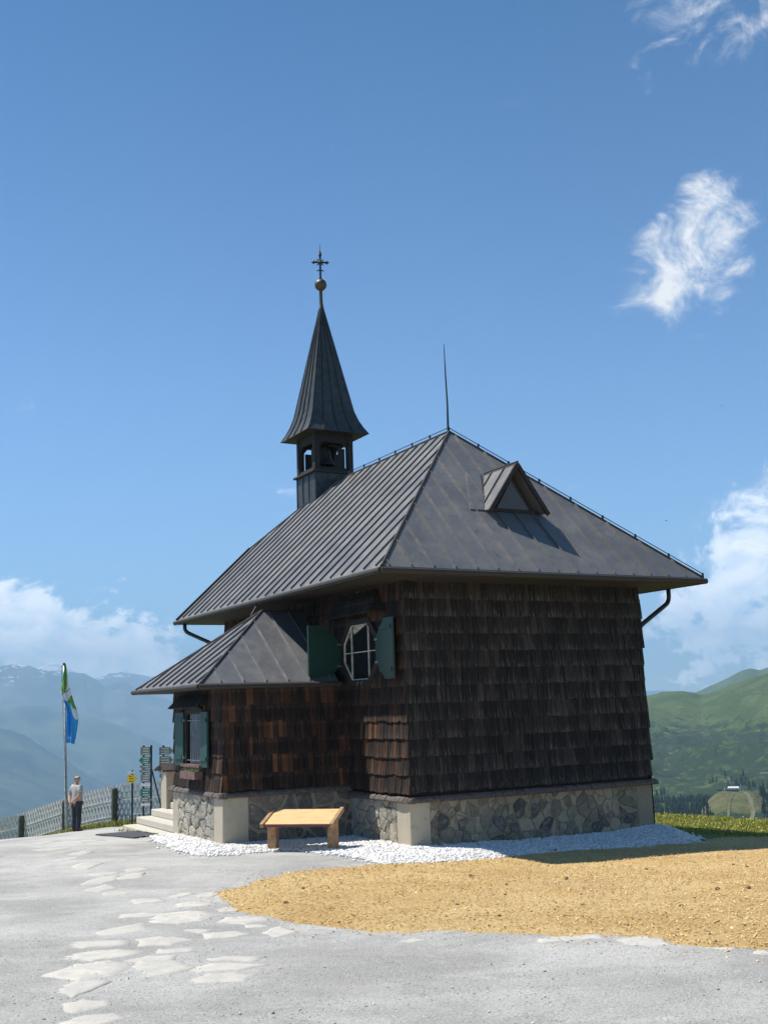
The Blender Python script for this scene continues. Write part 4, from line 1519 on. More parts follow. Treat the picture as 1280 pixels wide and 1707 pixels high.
sph = [(max(.001, .185 * math.sin(math.pi * q / 16)), 14.42 - .185 * math.cos(math.pi * q / 16)) for q in range(17)]
MB().lathe(sph, (TC[0], TC[1], 0), 24).build('finial_ball', M['bronze'], bt, smooth=True)
cr_ = MB()
cx_, cy_ = TC
yv = Vector((math.cos(-.32), math.sin(-.32), 0))
cr_.lathe([(.05, 14.58), (.05, 14.64), (.02, 14.66)], (cx_, cy_, 0), 10)
cr_.bar((cx_, cy_, 14.62), (cx_, cy_, 15.50), .048, .048, (1, 0, 0))
cr_.bar((cx_, cy_, 15.5), (cx_, cy_, 15.72), .012, .012, (1, 0, 0))
for s_ in (-1, 1):
    e_ = Vector((cx_, cy_, 15.15)) + yv * (.20 * s_)
    cr_.bar((cx_, cy_, 15.15), e_, .045, .048)
    cr_.lathe([(.004, -.07), (.062, 0), (.004, .07)], e_, 8)
    cr_.lathe([(.004, -.03), (.028, 0), (.004, .03)], e_ + yv * (.05 * s_), 8)
    cr_.lathe([(.004, -.03), (.022, 0), (.004, .03)], Vector((cx_, cy_, 15.38)) + yv * (.035 * s_), 6)
    cr_.tube([Vector((cx_, cy_, 14.86)), Vector((cx_, cy_, 14.90)) + yv * .05 * s_, Vector((cx_, cy_, 14.86)) + yv * .10 * s_], .020, 6)
    for dz_ in (-1, 1):
        cr_.tube([Vector((cx_, cy_, 15.15)) + yv * .03 * s_ + Vector((0, 0, .03 * dz_)), Vector((cx_, cy_, 15.15)) + yv * .10 * s_ + Vector((0, 0, .10 * dz_))], [.026, .012], 6)
cr_.lathe([(.004, -.07), (.058, 0), (.004, .07)], (cx_, cy_, 15.42), 8)
cr_.lathe([(.004, -.09), (.085, 0), (.004, .09)], (cx_, cy_, 15.15), 8)
cr_.build('cross', M['dark_metal'], bt)

# ---- steps, parapet wall at the entrance
MB().box(-2.12, .0, 8.62, 9.06, -1.5, .30).build('parapet_wall', M['plaster'], chapel, bevel=.015)
pc = MB()
pc.prism([(-2.26, 8.46, .30), (.0, 8.46, .30), (.0, 8.84, .45), (-2.2, 8.84, .45)], (0, -.36, .93), .045).prism([(.0, 9.22, .30), (-2.26, 9.22, .30), (-2.2, 8.84, .45), (0, 8.84, .45)], (0, .36, .93), .045)
pc.build('parapet_cap', M['dark_wood'], chapel)
steps = empty('entrance_steps', (X0, Y0, 0), YAW)
tag(steps, 'flight of pale stone steps up to the chapel porch', 'steps')
for i, (u_, z_) in enumerate(((-3.12, -.99), (-2.77, -.82), (-2.41, -.655), (-2.03, -.49))):
    MB().box(u_, -.2 if i == 3 else -1.2, 5.68 + (.0 if i else -.02), 8.9 + .05 * (3 - i) if i else 8.95, z_ - .165 if i else -1.45, z_ - .001 * i).build('step', M['step'], steps, bevel=.02)

# ------------------------------------------------------------------ ground pieces
INV = CHX.inverted()


def in_building(x, y, pad=0.):
    q = INV @ Vector((x, y, 0))
    return (-pad < q.x < W + pad and -pad < q.y < L + pad) or (-PP - pad < q.x < .1 and V0 - pad < q.y < V1 + pad) or (-3.15 - pad < q.x < 0 and V1 - .1 < q.y < 9.1)


def in_building_np(x, y, pad=0.):
    c, sn = math.cos(YAW), math.sin(YAW)
    u, v = (x - X0) * c + (y - Y0) * sn, -(x - X0) * sn + (y - Y0) * c
    return ((-pad < u) & (u < W + pad) & (-pad < v) & (v < L + pad)) | ((-PP - pad < u) & (u < .1) & (V0 - pad < v) & (v < V1 + pad)) | ((-3.15 - pad < u) & (u < 0) & (V1 - .1 < v) & (v < 9.1))


PEB = [(-5.45, 25.45), (-5.0, 24.0), (-4.45, 22.7), (-3.75, 21.3), (-3.03, 21.0), (-2.37, 21.74), (-1.8, 21.75), (-.9, 20.6), (-.19, 19.1), (.83, 19.75), (2.23, 21.2), (3.43, 21.8), (4.67, 22.26), (5.6, 22.75), (6.25, 23.25), (6.35, 24.0), (6.3, 25.2), (5.4, 26.4), (1.0, 26.6), (-3, 26.6)]


def peb_h(x, y, d):
    q = INV @ Vector((x, y, 0))
    near_r = math.exp(-((q.x - 6.2) / 1.0) ** 2) * .10
    return min(.05, d * .12) + near_r * min(1, d / .5) + .018 * noise.fractal(Vector((x * 1.7, y * 1.7, 0)), 1, 2, 3)


pb, peb_out = region('pebble_bed', PEB, M['pebble'], .18, .014, .03, .10, label='white pebble bed around the chapel base', edge_n=.1)
pv = []
PVs = np.array([v.co for v in pb.data.vertices])
dd, _ = seg_near(PVs[:, 0], PVs[:, 1], peb_out)
for v, d_ in zip(pb.data.vertices, dd):
    if d_ > .02:
        v.co.z = g1(v.co.x, v.co.y) + .014 + max(0, peb_h(v.co.x, v.co.y, d_))
bm = bmesh.new()
bmesh.ops.create_icosphere(bm, subdivisions=1, radius=1)
ICO_V = np.array([v.co for v in bm.verts])
ICO_F = np.array([[v.index for v in f.verts] for f in bm.faces])
bm.free()


def scatter(name, mat, pts, sizes, rs, squash=(.55, .8), smooth=True, label=None):
    VV_, FF_, nb_ = [], [], 0
    for (x, y, z), s_ in zip(pts, sizes):
        a = rs.uniform(0, 6.28)
        sc_ = np.array([s_ * rs.uniform(.8, 1.3), s_ * rs.uniform(.7, 1.1), s_ * rs.uniform(*squash)])
        v = ICO_V * sc_ * rs.uniform(.85, 1.15, ICO_V.shape)
        tl = rs.uniform(-.5, .5)
        v = v @ np.array([[1, 0, 0], [0, math.cos(tl), math.sin(tl)], [0, -math.sin(tl), math.cos(tl)]])
        v = v @ np.array([[math.cos(a), math.sin(a), 0], [-math.sin(a), math.cos(a), 0], [0, 0, 1]])
        VV_.append(v + np.array([x, y, z]))
        FF_.append(ICO_F + nb_)
        nb_ += len(ICO_V)
    o = np_mesh(name, np.vstack(VV_), np.vstack(FF_), mat, smooth=smooth)
    tag(o, label, kind='stuff')
    return o


rs = np.random.RandomState(5)
xs = rs.uniform(peb_out[:, 0].min() - .2, peb_out[:, 0].max() + .2, 60000)
ys = rs.uniform(peb_out[:, 1].min() - .2, peb_out[:, 1].max() + .2, 60000)
ins = inside(xs, ys, peb_out)
dd, _ = seg_near(xs, ys, peb_out)
zz_ = gz(xs, ys)
pts, szs = [], []
for x, y, i_, d_, z in zip(xs, ys, ins, dd, zz_):
    if (not i_ and (d_ > .22 or rs.rand() > .12 * (1 - d_ / .22))) or in_building(x, y, -.01):
        continue
    q = INV @ Vector((x, y, 0))
    if q.y > 6.2:
        continue
    s_ = rs.uniform(.016, .036)
    pts.append((x, y, z + .012 + (max(0, peb_h(x, y, d_)) if i_ else 0) + s_ * .35))
    szs.append(s_)
scatter('white_pebbles', M['pebble'], pts, szs, rs, label='white pebbles heaped along the chapel base')

# wood chips and grit
xs = rs.uniform(-2.8, 12.5, 110000)
ys = 9 + 16.5 * rs.rand(110000) ** 1.35
ins = inside(xs, ys, chip_outline)
dd, _ = seg_near(xs, ys, chip_outline)
zz_ = gz(xs, ys)
VV, FF, nb = [], [], 0
BXF = np.array([(0, 1, 2, 3), (7, 6, 5, 4), (0, 4, 5, 1), (1, 5, 6, 2), (2, 6, 7, 3), (3, 7, 4, 0)])
cnt = 0
for x, y, i_, d_, z in zip(xs, ys, ins, dd, zz_):
    if not i_ and (d_ > .8 or rs.rand() > .22 * (1 - d_ / .8) ** 2):
        continue
    if cnt > 42000:
        continue
    cnt += 1
    l_, w_, h_ = rs.uniform(.005, .017), rs.uniform(.0025, .006), rs.uniform(.0015, .0035)
    if rs.rand() < .02:
        l_, w_, h_ = l_ * 2.2, w_ * 1.8, h_ * 2
    v = np.array([(-l_, -w_, h_), (l_, -w_, h_), (l_, w_, h_), (-l_, w_, h_), (-l_, -w_, -h_), (l_, -w_, -h_), (l_, w_, -h_), (-l_, w_, -h_)])
    a, b = rs.uniform(0, 6.28), rs.normal(0, .25)
    v = v @ np.array([[math.cos(b), 0, math.sin(b)], [0, 1, 0], [-math.sin(b), 0, math.cos(b)]]) @ np.array([[math.cos(a), math.sin(a), 0], [-math.sin(a), math.cos(a), 0], [0, 0, 1]])
    lift = (.016 + .035 * min(1, d_ / .5) + .010) if i_ else .016
    VV.append(v + np.array([x, y, z + lift + abs(l_ * math.sin(b)) * .4]))
    FF.append(BXF + nb)
    nb += 8
cl_x, cl_y = rs.uniform(-1.5, 8, 160), rs.uniform(9.8, 22, 160)
mm_ = inside(cl_x, cl_y, np.array(CHIPS))
cl_x, cl_y = cl_x[mm_], cl_y[mm_]
cl_s = np.where(rs.rand(len(cl_x)) < .85, rs.uniform(.008, .02, len(cl_x)), rs.uniform(.02, .045, len(cl_x)))
M['clod'] = plain('earth_clod', (.17, .105, .055), .95, 0, .4, 40)
scatter('earth_clods', M['clod'], np.stack([cl_x, cl_y, gz(cl_x, cl_y) + .05 + cl_s * .3], 1), cl_s, rs, smooth=False, label='dark earth clods lying on the wood chips')
tag(np_mesh('wood_chips', np.vstack(VV), np.vstack(FF), M['chip']), 'loose wood chips scattered over the orange bed', kind='stuff')
gy_ = 5.5 + 21 * rs.rand(16000) ** 2.0
gx_ = rs.uniform(-.55, .55, 16000) * gy_
inch = inside(gx_, gy_, np.array(CHIPS))
m = (~inch | (rs.rand(16000) < .03)) & ~in_building_np(gx_, gy_, .2)
gx_, gy_, inch = gx_[m], gy_[m], inch[m]
szs = np.where(rs.rand(len(gx_)) < .975, rs.uniform(.003, .007, len(gx_)), rs.uniform(.007, .015, len(gx_)))
pts = np.stack([gx_, gy_, gz(gx_, gy_) + .013 + szs * .3 + np.where(inch, .04, 0)], 1)
scatter('loose_grit', M['grit'], pts, szs, rs, smooth=False, label='loose grit lying on the gravel path')

# flagstones let into the path
FLAGS = [(-7.63, 25.01, .21, .37), (-7.03, 23.23, .45, .32), (-6.82, 24.81, .46, .49), (-6.09, 22.24, .24, .49), (-6.06, 21.35, .19, .3), (-5.44, 20.06, .23, .59), (-4.58, 17.94, .22, .65), (-4.27, 16.81, .23, .47), (-4.18, 18.24, .21, .5), (-3.9, 16.11, .22, .3), (-3.25, 15.05, .27, .3), (-3.02, 13.66, .3, .22), (-2.5, 13.38, .38, .54), (-2.54, 14.53, .24, .25), (-2.04, 13.97, .17, .23), (-1.69, 12.98, .28, .35), (-2.93, 12.4, .28, .46), (-2.95, 11.54, .33, .26), (-2.32, 11.61, .28, .32), (-2.75, 10.84, .39, .35), (-2.12, 10.92, .23, .18), (-1.75, 11.87, .25, .23), (-2.12, 12.18, .2, .18), (-1.23, 11.93, .17, .36), (-2.64, 10.06, .31, .48), (-2.21, 10.54, .25, .2), (-2.07, 10.03, .27, .37), (-2.49, 9.22, .18, .37), (-1.49, 10.39, .23, .14), (-1.43, 9.98, .32, .19), (-1.43, 9.47, .26, .22), (-2.29, 8.56, .2, .22), (-2.12, 8.05, .2, .24), (-1.49, 12.41, .15, .18), (-2.89, 15.62, .15, .29), (-2.52, 15.59, .15, .29), (-4.76, 18.84, .21, .26), (-4.35, 19.29, .21, .26), (1.7, 10.96, .22, .25), (2.26, 10.56, .24, .3), (2.82, 10.05, .15, .13), (.15, 11.13, .16, .18), (1.39, 10.85, .12, .14), (3.05, 9.77, .09, .13)]
r_ = random.Random(3)
for i, (x, y, a, b) in enumerate(FLAGS):
    a, b = a * 1.22, b * 1.22
    n = r_.randint(4, 6)
    ph_ = r_.uniform(0, 6)
    ring = []
    for q in range(n):
        t_ = 2 * math.pi * (q + r_.uniform(-.28, .28)) / n + ph_
        s_ = r_.uniform(.82, 1.12)
        ring.append((x + a * s_ * math.cos(t_), y + b * s_ * math.sin(t_)))
    ring2 = []
    for q in range(n):
        A_, B_ = ring[q], ring[(q + 1) % n]
        for t_ in (.04, .2, .36, .52, .68, .84, .96):
            px_, py_ = A_[0] + (B_[0] - A_[0]) * t_, A_[1] + (B_[1] - A_[1]) * t_
            ring2.append((px_ + .05 * noise.noise(Vector((px_ * 5, py_ * 3, 2))) + r_.uniform(-.006, .006), py_ + .08 * noise.noise(Vector((px_ * 5, py_ * 3, 8))) + r_.uniform(-.01, .01)))
    m = len(ring2)
    vs_ = []
    tx, ty = r_.uniform(-.015, .015), r_.uniform(-.015, .015)
    for s_, h in ((1.0, -.014), (.96, .004), (.6, .007)):
        for q in ring2:
            px_, py_ = x + (q[0] - x) * s_, y + (q[1] - y) * s_
            vs_.append((px_, py_, g1(px_, py_) + .010 + h + tx * (px_ - x) + ty * (py_ - y) + r_.uniform(-.002, .002)))
    vs_.append((x, y, g1(x, y) + .018))
    fs_ = [(s_ * m + q, s_ * m + (q + 1) % m, (s_ + 1) * m + (q + 1) % m, (s_ + 1) * m + q) for s_ in range(2) for q in range(m)] + [(2 * m + q, 2 * m + (q + 1) % m, 3 * m) for q in range(m)]
    MB().add(vs_, fs_).build('flagstone', M['flag'], gravel, smooth=True)

# grass
def grass(name, samp, n, hmin, hmax, mat, label, flowers=0):
    x, y = samp(n)
    keep = ~in_building_np(x, y, .05)
    x, y = x[keep], y[keep]
    n = len(x)
    z = terrain(x, y)
    h = rs.uniform(hmin, hmax, n) * np.where(rs.rand(n) < .06, 1.6, 1)
    a = rs.uniform(0, 6.28, n)
    w = rs.uniform(.006, .014, n)
    lx, ly = rs.normal(0, .35, n) * h, rs.normal(0, .35, n) * h
    dx, dy = w * np.cos(a), w * np.sin(a)
    VV_ = np.stack([np.stack([x - dx, y - dy, z - .02], 1), np.stack([x + dx, y + dy, z - .02], 1), np.stack([x + lx * .35 + dx * .8, y + ly * .35 + dy * .8, z + h * .6], 1),
                    np.stack([x + lx * .35 - dx * .8, y + ly * .35 - dy * .8, z + h * .6], 1), np.stack([x + lx, y + ly, z + h], 1)], 1).reshape(-1, 3)
    FF_ = (np.array([(0, 1, 2), (0, 2, 3), (3, 2, 4)])[None] + 5 * np.arange(n)[:, None, None]).reshape(-1, 3)
    o = tag(np_mesh(name, VV_, FF_, mat), label, kind='stuff')
    if flowers:
        m = np.where(rs.rand(n) < flowers)[0]
        s_ = rs.uniform(.012, .026, len(m))
        c_ = np.stack([(x + lx)[m], (y + ly)[m], (z + h)[m]], 1)
        FV = (ICO_V[None] * s_[:, None, None] * np.array([1, 1, .6]) + c_[:, None]).reshape(-1, 3)
        FFl = (ICO_F[None] + len(ICO_V) * np.arange(len(m))[:, None, None]).reshape(-1, 3)
        tag(np_mesh('wild_flowers', FV, FFl, M['flower']), 'yellow wild flowers among ' + label, kind='stuff')
    return o


def samp_right(n):
    n = int(n * 2.2)
    y = rs.uniform(24.0, 37, n)
    x = rs.uniform(4.5, 18, n)
    e = 24.9 + .25 * np.sin(x * 1.9) + .15 * np.sin(x * 4.7 + 1) + np.maximum(0, 8 - x) * .25
    m = (y > e + .8 * rs.rand(n) ** 2) & (x / y < .62)
    return x[m], y[m]


grass('meadow_grass', samp_right, 40000, .03, .10, M['grass'], 'sunlit meadow grass behind the wood chip bed', .008)
FENCE = [(-5.6, 36.6), (-9.27, 38.0), (-11.38, 39.6), (-13.5, 41.5), (-18.9, 43.5)]


def samp_fence(n):
    i = rs.choice(3, n, p=[.5, .3, .2])
    FA = np.array(FENCE)
    a, b = FA[i], FA[i + 1]
    p = a + (b - a) * rs.rand(n)[:, None]
    off = rs.rand(n) ** 1.4 * np.where(i == 0, 1.9, 1.1)
    d_ = (b - a) / np.linalg.norm(b - a, axis=1)[:, None]
    nrm = np.stack([d_[:, 1], -d_[:, 0]], 1)
    nrm = np.where(nrm[:, 1:2] > 0, -nrm, nrm)
    p = p + nrm * (off - .25)[:, None]
    return p[:, 0], p[:, 1]


grass('verge_grass', samp_fence, 7000, .06, .20, M['grass'], 'weedy grass verge along the lattice fence', .03)


def samp_step(n):
    t_ = rs.rand(n)[:, None]
    a, b = np.array(lw(-3.2, 5.5, 0))[:2], np.array(lw(-3.2, 9.0, 0))[:2]
    p = a + (b - a) * t_ + rs.normal(0, .05, (n, 2))
    return p[:, 0], p[:, 1]


grass('step_weeds', samp_step, 260, .03, .10, M['grass'], 'weeds at the foot of the entrance steps')

# ------------------------------------------------------------------ things
# sloping information desk
dk = empty('information_desk', (-1.745, 21.86, g1(-1.745, 21.86)), R(-14))
tag(dk, 'low sloping wooden information desk standing on white pebbles', 'information desk')
for s_ in (-1, 1):
    MB().add([(s_ * .60 - .085, -.10, -.1), (s_ * .60 + .085, -.10, -.1), (s_ * .60 + .085, .08, -.1), (s_ * .60 - .085, .08, -.1), (s_ * .60 - .085, -.10, .515), (s_ * .60 + .085, -.10, .515), (s_ * .60 + .085, .08, .57), (s_ * .60 - .085, .08, .57)],
             [(3, 2, 1, 0), (4, 5, 6, 7), (0, 1, 5, 4), (1, 2, 6, 5), (2, 3, 7, 6), (3, 0, 4, 7)]).build('post', M['larch_post'], dk, bevel=.006)
    MB().bar((s_ * .69, -.40, .51), (s_ * .69, .36, .745), .075, .080).build('side_rail', M['larch_post'], dk, bevel=.008)
MB().bar((0, -.35, .525), (0, .33, .735), 1.29, .028).build('desk_top', M['larch'], dk)
MB().box(-.645, .645, -.372, -.354, .485, .525).build('front_edge', M['plum'], dk)

# mat in front of the steps
mc = [(-6.91, 26.46), (-5.67, 24.9), (-5.25, 25.6), (-6.1, 27.3)]
mz = [(x, y, g1(x, y) + .045) for x, y in mc]
tag(MB().prism(mz, (0, 0, 1), .03).build('door_mat', M['mat']), 'dark ribbed mat lying on the gravel before the steps', 'mat')

# flower box
fb = empty('flower_box', lw(-PP - .16, 4.02, .31), YAW)
tag(fb, 'weathered flower box with low green plants under the porch window', 'flower box')
MB().box(-.09, .09, -.48, -.455, 0, .16).box(-.09, .09, .455, .48, 0, .16).box(-.09, -.065, -.455, .455, 0, .16).box(.065, .09, -.455, .455, 0, .16).box(-.065, .065, -.455, .455, 0, .02).build('trough', M['sill_wood'], fb)
MB().box(-.065, .065, -.455, .455, .02, .135).build('soil', M['soil'], fb)
VV, FF = [], []
for i in range(420):
    x, y, z = rs.uniform(-.08, .08), rs.uniform(-.44, .44), .13 + rs.uniform(0, .10) * (1 - .5 * rs.rand())
    a, b, s_ = rs.uniform(0, 6.28), rs.uniform(-1, 1), rs.uniform(.010, .024)
    d1 = Vector((math.cos(a), math.sin(a), b)).normalized() * s_
    d2 = Vector((-math.sin(a), math.cos(a), rs.uniform(-.5, .5))).normalized() * s_ * .6
    c_ = Vector((x, y, z))
    n0 = len(VV)
    VV += [tuple(c_ - d1), tuple(c_ + d2), tuple(c_ + d1), tuple(c_ - d2)]
    FF.append((n0, n0 + 1, n0 + 2, n0 + 3))
M['leaf'] = plain('box_plant_leaf', (.08, .12, .025), .7, 0, .5, 30)
tag(np_mesh('foliage', VV, FF, M['leaf'], fb), kind='stuff')

# lattice fence
fc = empty('lattice_fence', (0, 0, 0))
tag(fc, 'weathered grey lattice fence running down the slope at the edge', 'fence')
sl_me = MB().box(-.026, .026, -.011, .011, 0, 1.22).mesh('slat', M['fence_wood'])
acc_l = 0.
for i in range(len(FENCE) - 1):
    a, b = Vector((*FENCE[i], 0)), Vector((*FENCE[i + 1], 0))
    ln = (b - a).length
    run = (b - a) / ln
    ang = math.atan2(run.y, run.x)
    na = int(ln / .165)
    for j in range(na):
        p = a + run * ((j + .5) * ln / na)
        z = g1(p.x, p.y)
        p2 = p + run * .1
        sl = (g1(p2.x, p2.y) - z) / .1
        for lay, s_ in ((0, -1), (1, 1)):
            o = bpy.data.objects.new('slat', sl_me)
            link(o, fc)
            # lean along the run, shear-free: choose the lean so that tops follow the slope
            lean = s_ * R(27)
            off = Vector((run.y, -run.x, 0)) * (.014 if lay == 0 else -.014)
            top = (.52 if s_ > 0 else -.52)
            base = p + run * (-top * .5)
            bz = g1(base.x, base.y) + .04 + random.uniform(-.015, .015)
            tp = p + run * (top * .62)
            tz = g1(tp.x, tp.y) + 1.30
            dv = Vector((tp.x - base.x, tp.y - base.y, tz - bz))
            o.scale = (1, 1, dv.length / 1.22)
            nrm = Vector((run.y, -run.x, 0))
            zax = dv.normalized()
            xax = nrm.cross(zax).normalized()
            yax = zax.cross(xax)
            mm = Matrix((xax, yax, zax)).transposed().to_4x4()
            mm = mm @ Matrix.Diagonal((1, 1, dv.length / 1.22, 1))
            mm.translation = Vector((base.x, base.y, bz)) + off
            o.matrix_local = mm
    for hz_ in (.30, .80):
        path = []
        for q in range(9):
            w_ = a.lerp(b, q / 8)
            path.append((w_.x + run.y * -.03, w_.y + run.x * .03, g1(w_.x, w_.y) + hz_))
        MB().tube(path, .011, 6).build('rail', M['fence_wood'], fc)
for i, (x, y) in enumerate(FENCE):
    hh = 1.22
    z = g1(x, y)
    o = MB().lathe([(.105, -.3), (.105, hh - .06), (.09, hh), (.004, hh + .015)], (x, y - .12, z), 14).build('post', M['fence_post'], fc, smooth=False)

# flagpole and flag
fpx, fpy = -10.59, 37.0
fz = g1(fpx, fpy)
fp = empty('flagpole', (fpx, fpy, fz))
tag(fp, 'tall slim flagpole beside the lattice fence', 'flagpole')
MB().tube([(0, 0, -.2), (-.02, 0, .3), (-.19, 0, 5.40)], [.055, .052, .032], 12).build('shaft', M['pole'], fp, smooth=True)
MB().lathe([(.034, 0), (.045, .02), (.035, .06), (.004, .075)], (-.19, 0, 5.39), 10).bar((-.19, 0, 5.36), (-.27, 0, 5.36), .02, .02).build('cap', M['pole_dark'], fp)
MB().tube([(-.27, 0, 5.35), (-.10, -.06, 2.4), (-.02, -.07, 1.0)], .007, 6).build('halyard', M['pole_dark'], fp)
rows = [(1118, 104, 107), (1126, 103, 108.6), (1135, 102, 110), (1150, 100.5, 113), (1165, 99.5, 116.5), (1175, 103, 119), (1185, 107.5, 122), (1195, 109, 126), (1208, 109, 128), (1225, 109.5, 126.5), (1240, 110, 124.5), (1246, 110, 123)]
S = 37.0 / 1842.6
zones = [([(101, 1100), (106, 1118), (109.2, 1135), (108, 1160), (104, 1168), (99, 1162), (97, 1150)], 0), ([(106, 1112), (112, 1130), (121, 1162), (112, 1172), (107, 1162), (109.2, 1136)], 1), ([(99, 1160), (104, 1166), (108.5, 1158), (119, 1162), (118, 1169), (109.5, 1179), (102, 1176)], 1),
         ([(109.5, 1179), (118.5, 1168), (128, 1190), (127.5, 1194), (119, 1191)], 0), ([(113, 1180), (119, 1190), (128, 1194), (130, 1206), (126, 1210), (120, 1203)], 1)]
nx, ny = 26, 96
fl = MB()
vs_, fs_, ms_ = [], [], []
pxs = []
for j in range(ny + 1):
    y = 1118 + (1246 - 1118) * j / ny
    l_ = np.interp(y, [q[0] for q in rows], [q[1] for q in rows])
    rr_ = np.interp(y, [q[0] for q in rows], [q[2] for q in rows])
    for i in range(nx + 1):
        t_ = i / nx
        x = l_ + (rr_ - l_) * t_
        yy = y + (3.5 * max(0, t_ - .55) / .45 if j == ny else 0) * 1
        pxs.append((x, yy))
        fold = .055 * math.sin(t_ * 9 + y * .035) * min(1, j / 12) + .03 * math.sin(t_ * 17 - y * .05)
        vs_.append(((x - 112) * S, -.075 + fold, (1387 - yy) * S + .02))
for j in range(ny):
    for i in range(nx):
        a = j * (nx + 1) + i
        fs_.append((a, a + nx + 1, a + nx + 2, a + 1))
        cx = np.mean([pxs[q][0] for q in fs_[-1]])
        cy = np.mean([pxs[q][1] for q in fs_[-1]])
        mi = 2
        for poly, m in zones:
            if inside(np.array([cx]), np.array([cy]), poly)[0]:
                mi = m
        if mi == 1 and 1156 < cy < 1170 and abs(((cx - 108) * .55 + (cy - 1163) * .9)) < 1.4 and int(cx * 1.1) % 2 == 0:
            mi = 3
        if mi == 2 and 1237 < cy < 1239 and 111.5 < cx < 118 and int(cx * 1.4) % 3:
            mi = 1
        ms_.append(mi)
fl.v, fl.f, fl.m = vs_, fs_, ms_


def cloth(name, c_):
    k_ = NT(name)
    k_.b.inputs['Sheen Weight'].default_value = .2
    k_.b.inputs['Transmission Weight'].default_value = .0
    return k_.done(k_.mix(k_.noise(k_.pos(), 3, 3), tuple(q * .85 for q in c_), c_), .75, 0, .25)


flag = fl.build('flag', [cloth('green_cloth', (.13, .38, .05)), cloth('white_cloth', (.78, .80, .82)), cloth('blue_cloth', (.03, .33, .80)), cloth('dark_print', (.05, .07, .12))], None, smooth=True)
flag.location = (fpx, fpy, fz)
tag(flag, 'limp green white and blue flag hanging from the flagpole', 'flag')

# signposts
def dashes(mb, x0, x1, z0, z1, y, rnd_):
    n = max(1, int((z1 - z0) / .055))
    for r0 in range(n):
        zc = z1 - (r0 + .5) * (z1 - z0) / n
        x = x0 + rnd_.uniform(.01, .04)
        while x < x1 - .03:
            w_ = rnd_.uniform(.02, .07)
            mb.box(x, min(x + w_, x1 - .01), y - .003, y, zc - .011, zc + .011)
            x += w_ + .010
    return mb


def signpost(px_, depth, base_y, name, label, posts, boards, width, arrow, ztop, brace=None, yaw=0):
    x = px_[0]
    zg = g1(x, depth)
    s_ = empty('signpost', (x, depth, zg), yaw)
    tag(s_, label, 'signpost', 'trail signposts by the steps')
    rnd_ = random.Random(len(label))
    for q in posts:
        MB().tube([(q, .04, -.2), (q, .04, ztop - zg)], .030, 8).build('post', M['pole_dark'], s_)
    for i, (z0, z1, m, arr) in enumerate(boards):
        z0, z1 = z0 - zg, z1 - zg
        j = rnd_.uniform(-.012, .012)
        xl, xr = -width / 2 + j, width / 2 + j
        pts_ = [(xl, 0, z0), (xr, 0, z0), (xr, 0, z1), (xl, 0, z1)]
        if arr > 0:
            pts_ = [(xl, 0, z0), (xr - .02, 0, z0), (xr + .07, 0, (z0 + z1) / 2), (xr - .02, 0, z1), (xl, 0, z1)]
        if arr < 0:
            pts_ = [(xl + .02, 0, z0), (xr, 0, z0), (xr, 0, z1), (xl + .02, 0, z1), (xl - .06, 0, (z0 + z1) / 2)]
        b_ = MB().prism(pts_, (0, -1, 0), .02).build('board', M[m], s_)
        if m != 'sign_white':
            dashes(MB(), xl + .04, xr - .03, z0 + .01, z1 - .01, -.001, rnd_).build('lettering', M['black'] if m == 'sign_yellow' else M['sign_white'], b_)
    if brace:
        MB().tube([brace[0], brace[1]], .022, 8).build('brace', M['pole_dark'], s_)
    return s_


def dz(px_y, xpx, depth):
    return 1.65 - (px_y - (1181 - .0326 * (xpx - 640))) / 1842.6 * depth


D1, D2, D3 = 32.4, 33.0, 33.4
ys1 = [(1243.6, 1257, 'sign_grey', 0), (1259, 1270.5, 'sign_green', -1), (1272, 1278, 'sign_grey', -1), (1279, 1285.5, 'sign_grey', -1), (1287, 1299.5, 'sign_grey', 0), (1301.5, 1306, 'sign_white', 0), (1309.5, 1322, 'sign_green', 0), (1323.5, 1331, 'sign_grey', 1), (1333, 1337, 'sign_white', 0)]
signpost((-7.055,), D1, 0, 's', 'tall signpost stacked with nine grey and green trail boards', (-.06, .155), [(dz(b, 243, D1), dz(a, 243, D1), m, r__) for a, b, m, r__ in ys1], .275, 0, dz(1241, 243, D1), ((.17, .05, dz(1279, 253, D1) - g1(-7.055, D1)), (.42, .35, dz(1350, 267, D1) - g1(-7.055, D1))))
ys2 = [(1244, 1256, 'sign_grey', 1), (1258, 1271, 'sign_grey', 1), (1274, 1284, 'sign_grey', 0), (1286, 1292.5, 'sign_grey', 0), (1296, 1300, 'sign_white', 0)]
signpost((-6.62,), D2, 0, 's', 'second signpost with five grey arrow boards close to the chapel', (-.05,), [(dz(b, 274, D2), dz(a, 274, D2), m, r__) for a, b, m, r__ in ys2], .33, 0, dz(1241, 272, D2))
signpost((-7.70,), D3, 0, 's', 'short post with a single bright yellow arrow board', (.035,), [(dz(1301, 215, D3), dz(1288, 215, D3), 'sign_yellow', 1), (dz(1286, 219, D3), dz(1283, 219, D3), 'sign_white', 0)], .22, 0, dz(1281, 219, D3))

# ------------------------------------------------------------------ man looking out over the valley
M['skin'] = plain('sunburnt_skin', (.50, .26, .18), .6, 0, .12, 20)
M['shirt'] = plain('checked_grey_shirt', (.40, .41, .40), .85, 0, .12, 40)
M['trousers'] = plain('dark_navy_trousers', (.022, .026, .038), .8, 0, .3, 12)
M['hair'] = plain('short_grey_hair', (.27, .235, .21), .8)
M['shoe'] = plain('dark_shoe', (.025, .022, .02), .6)


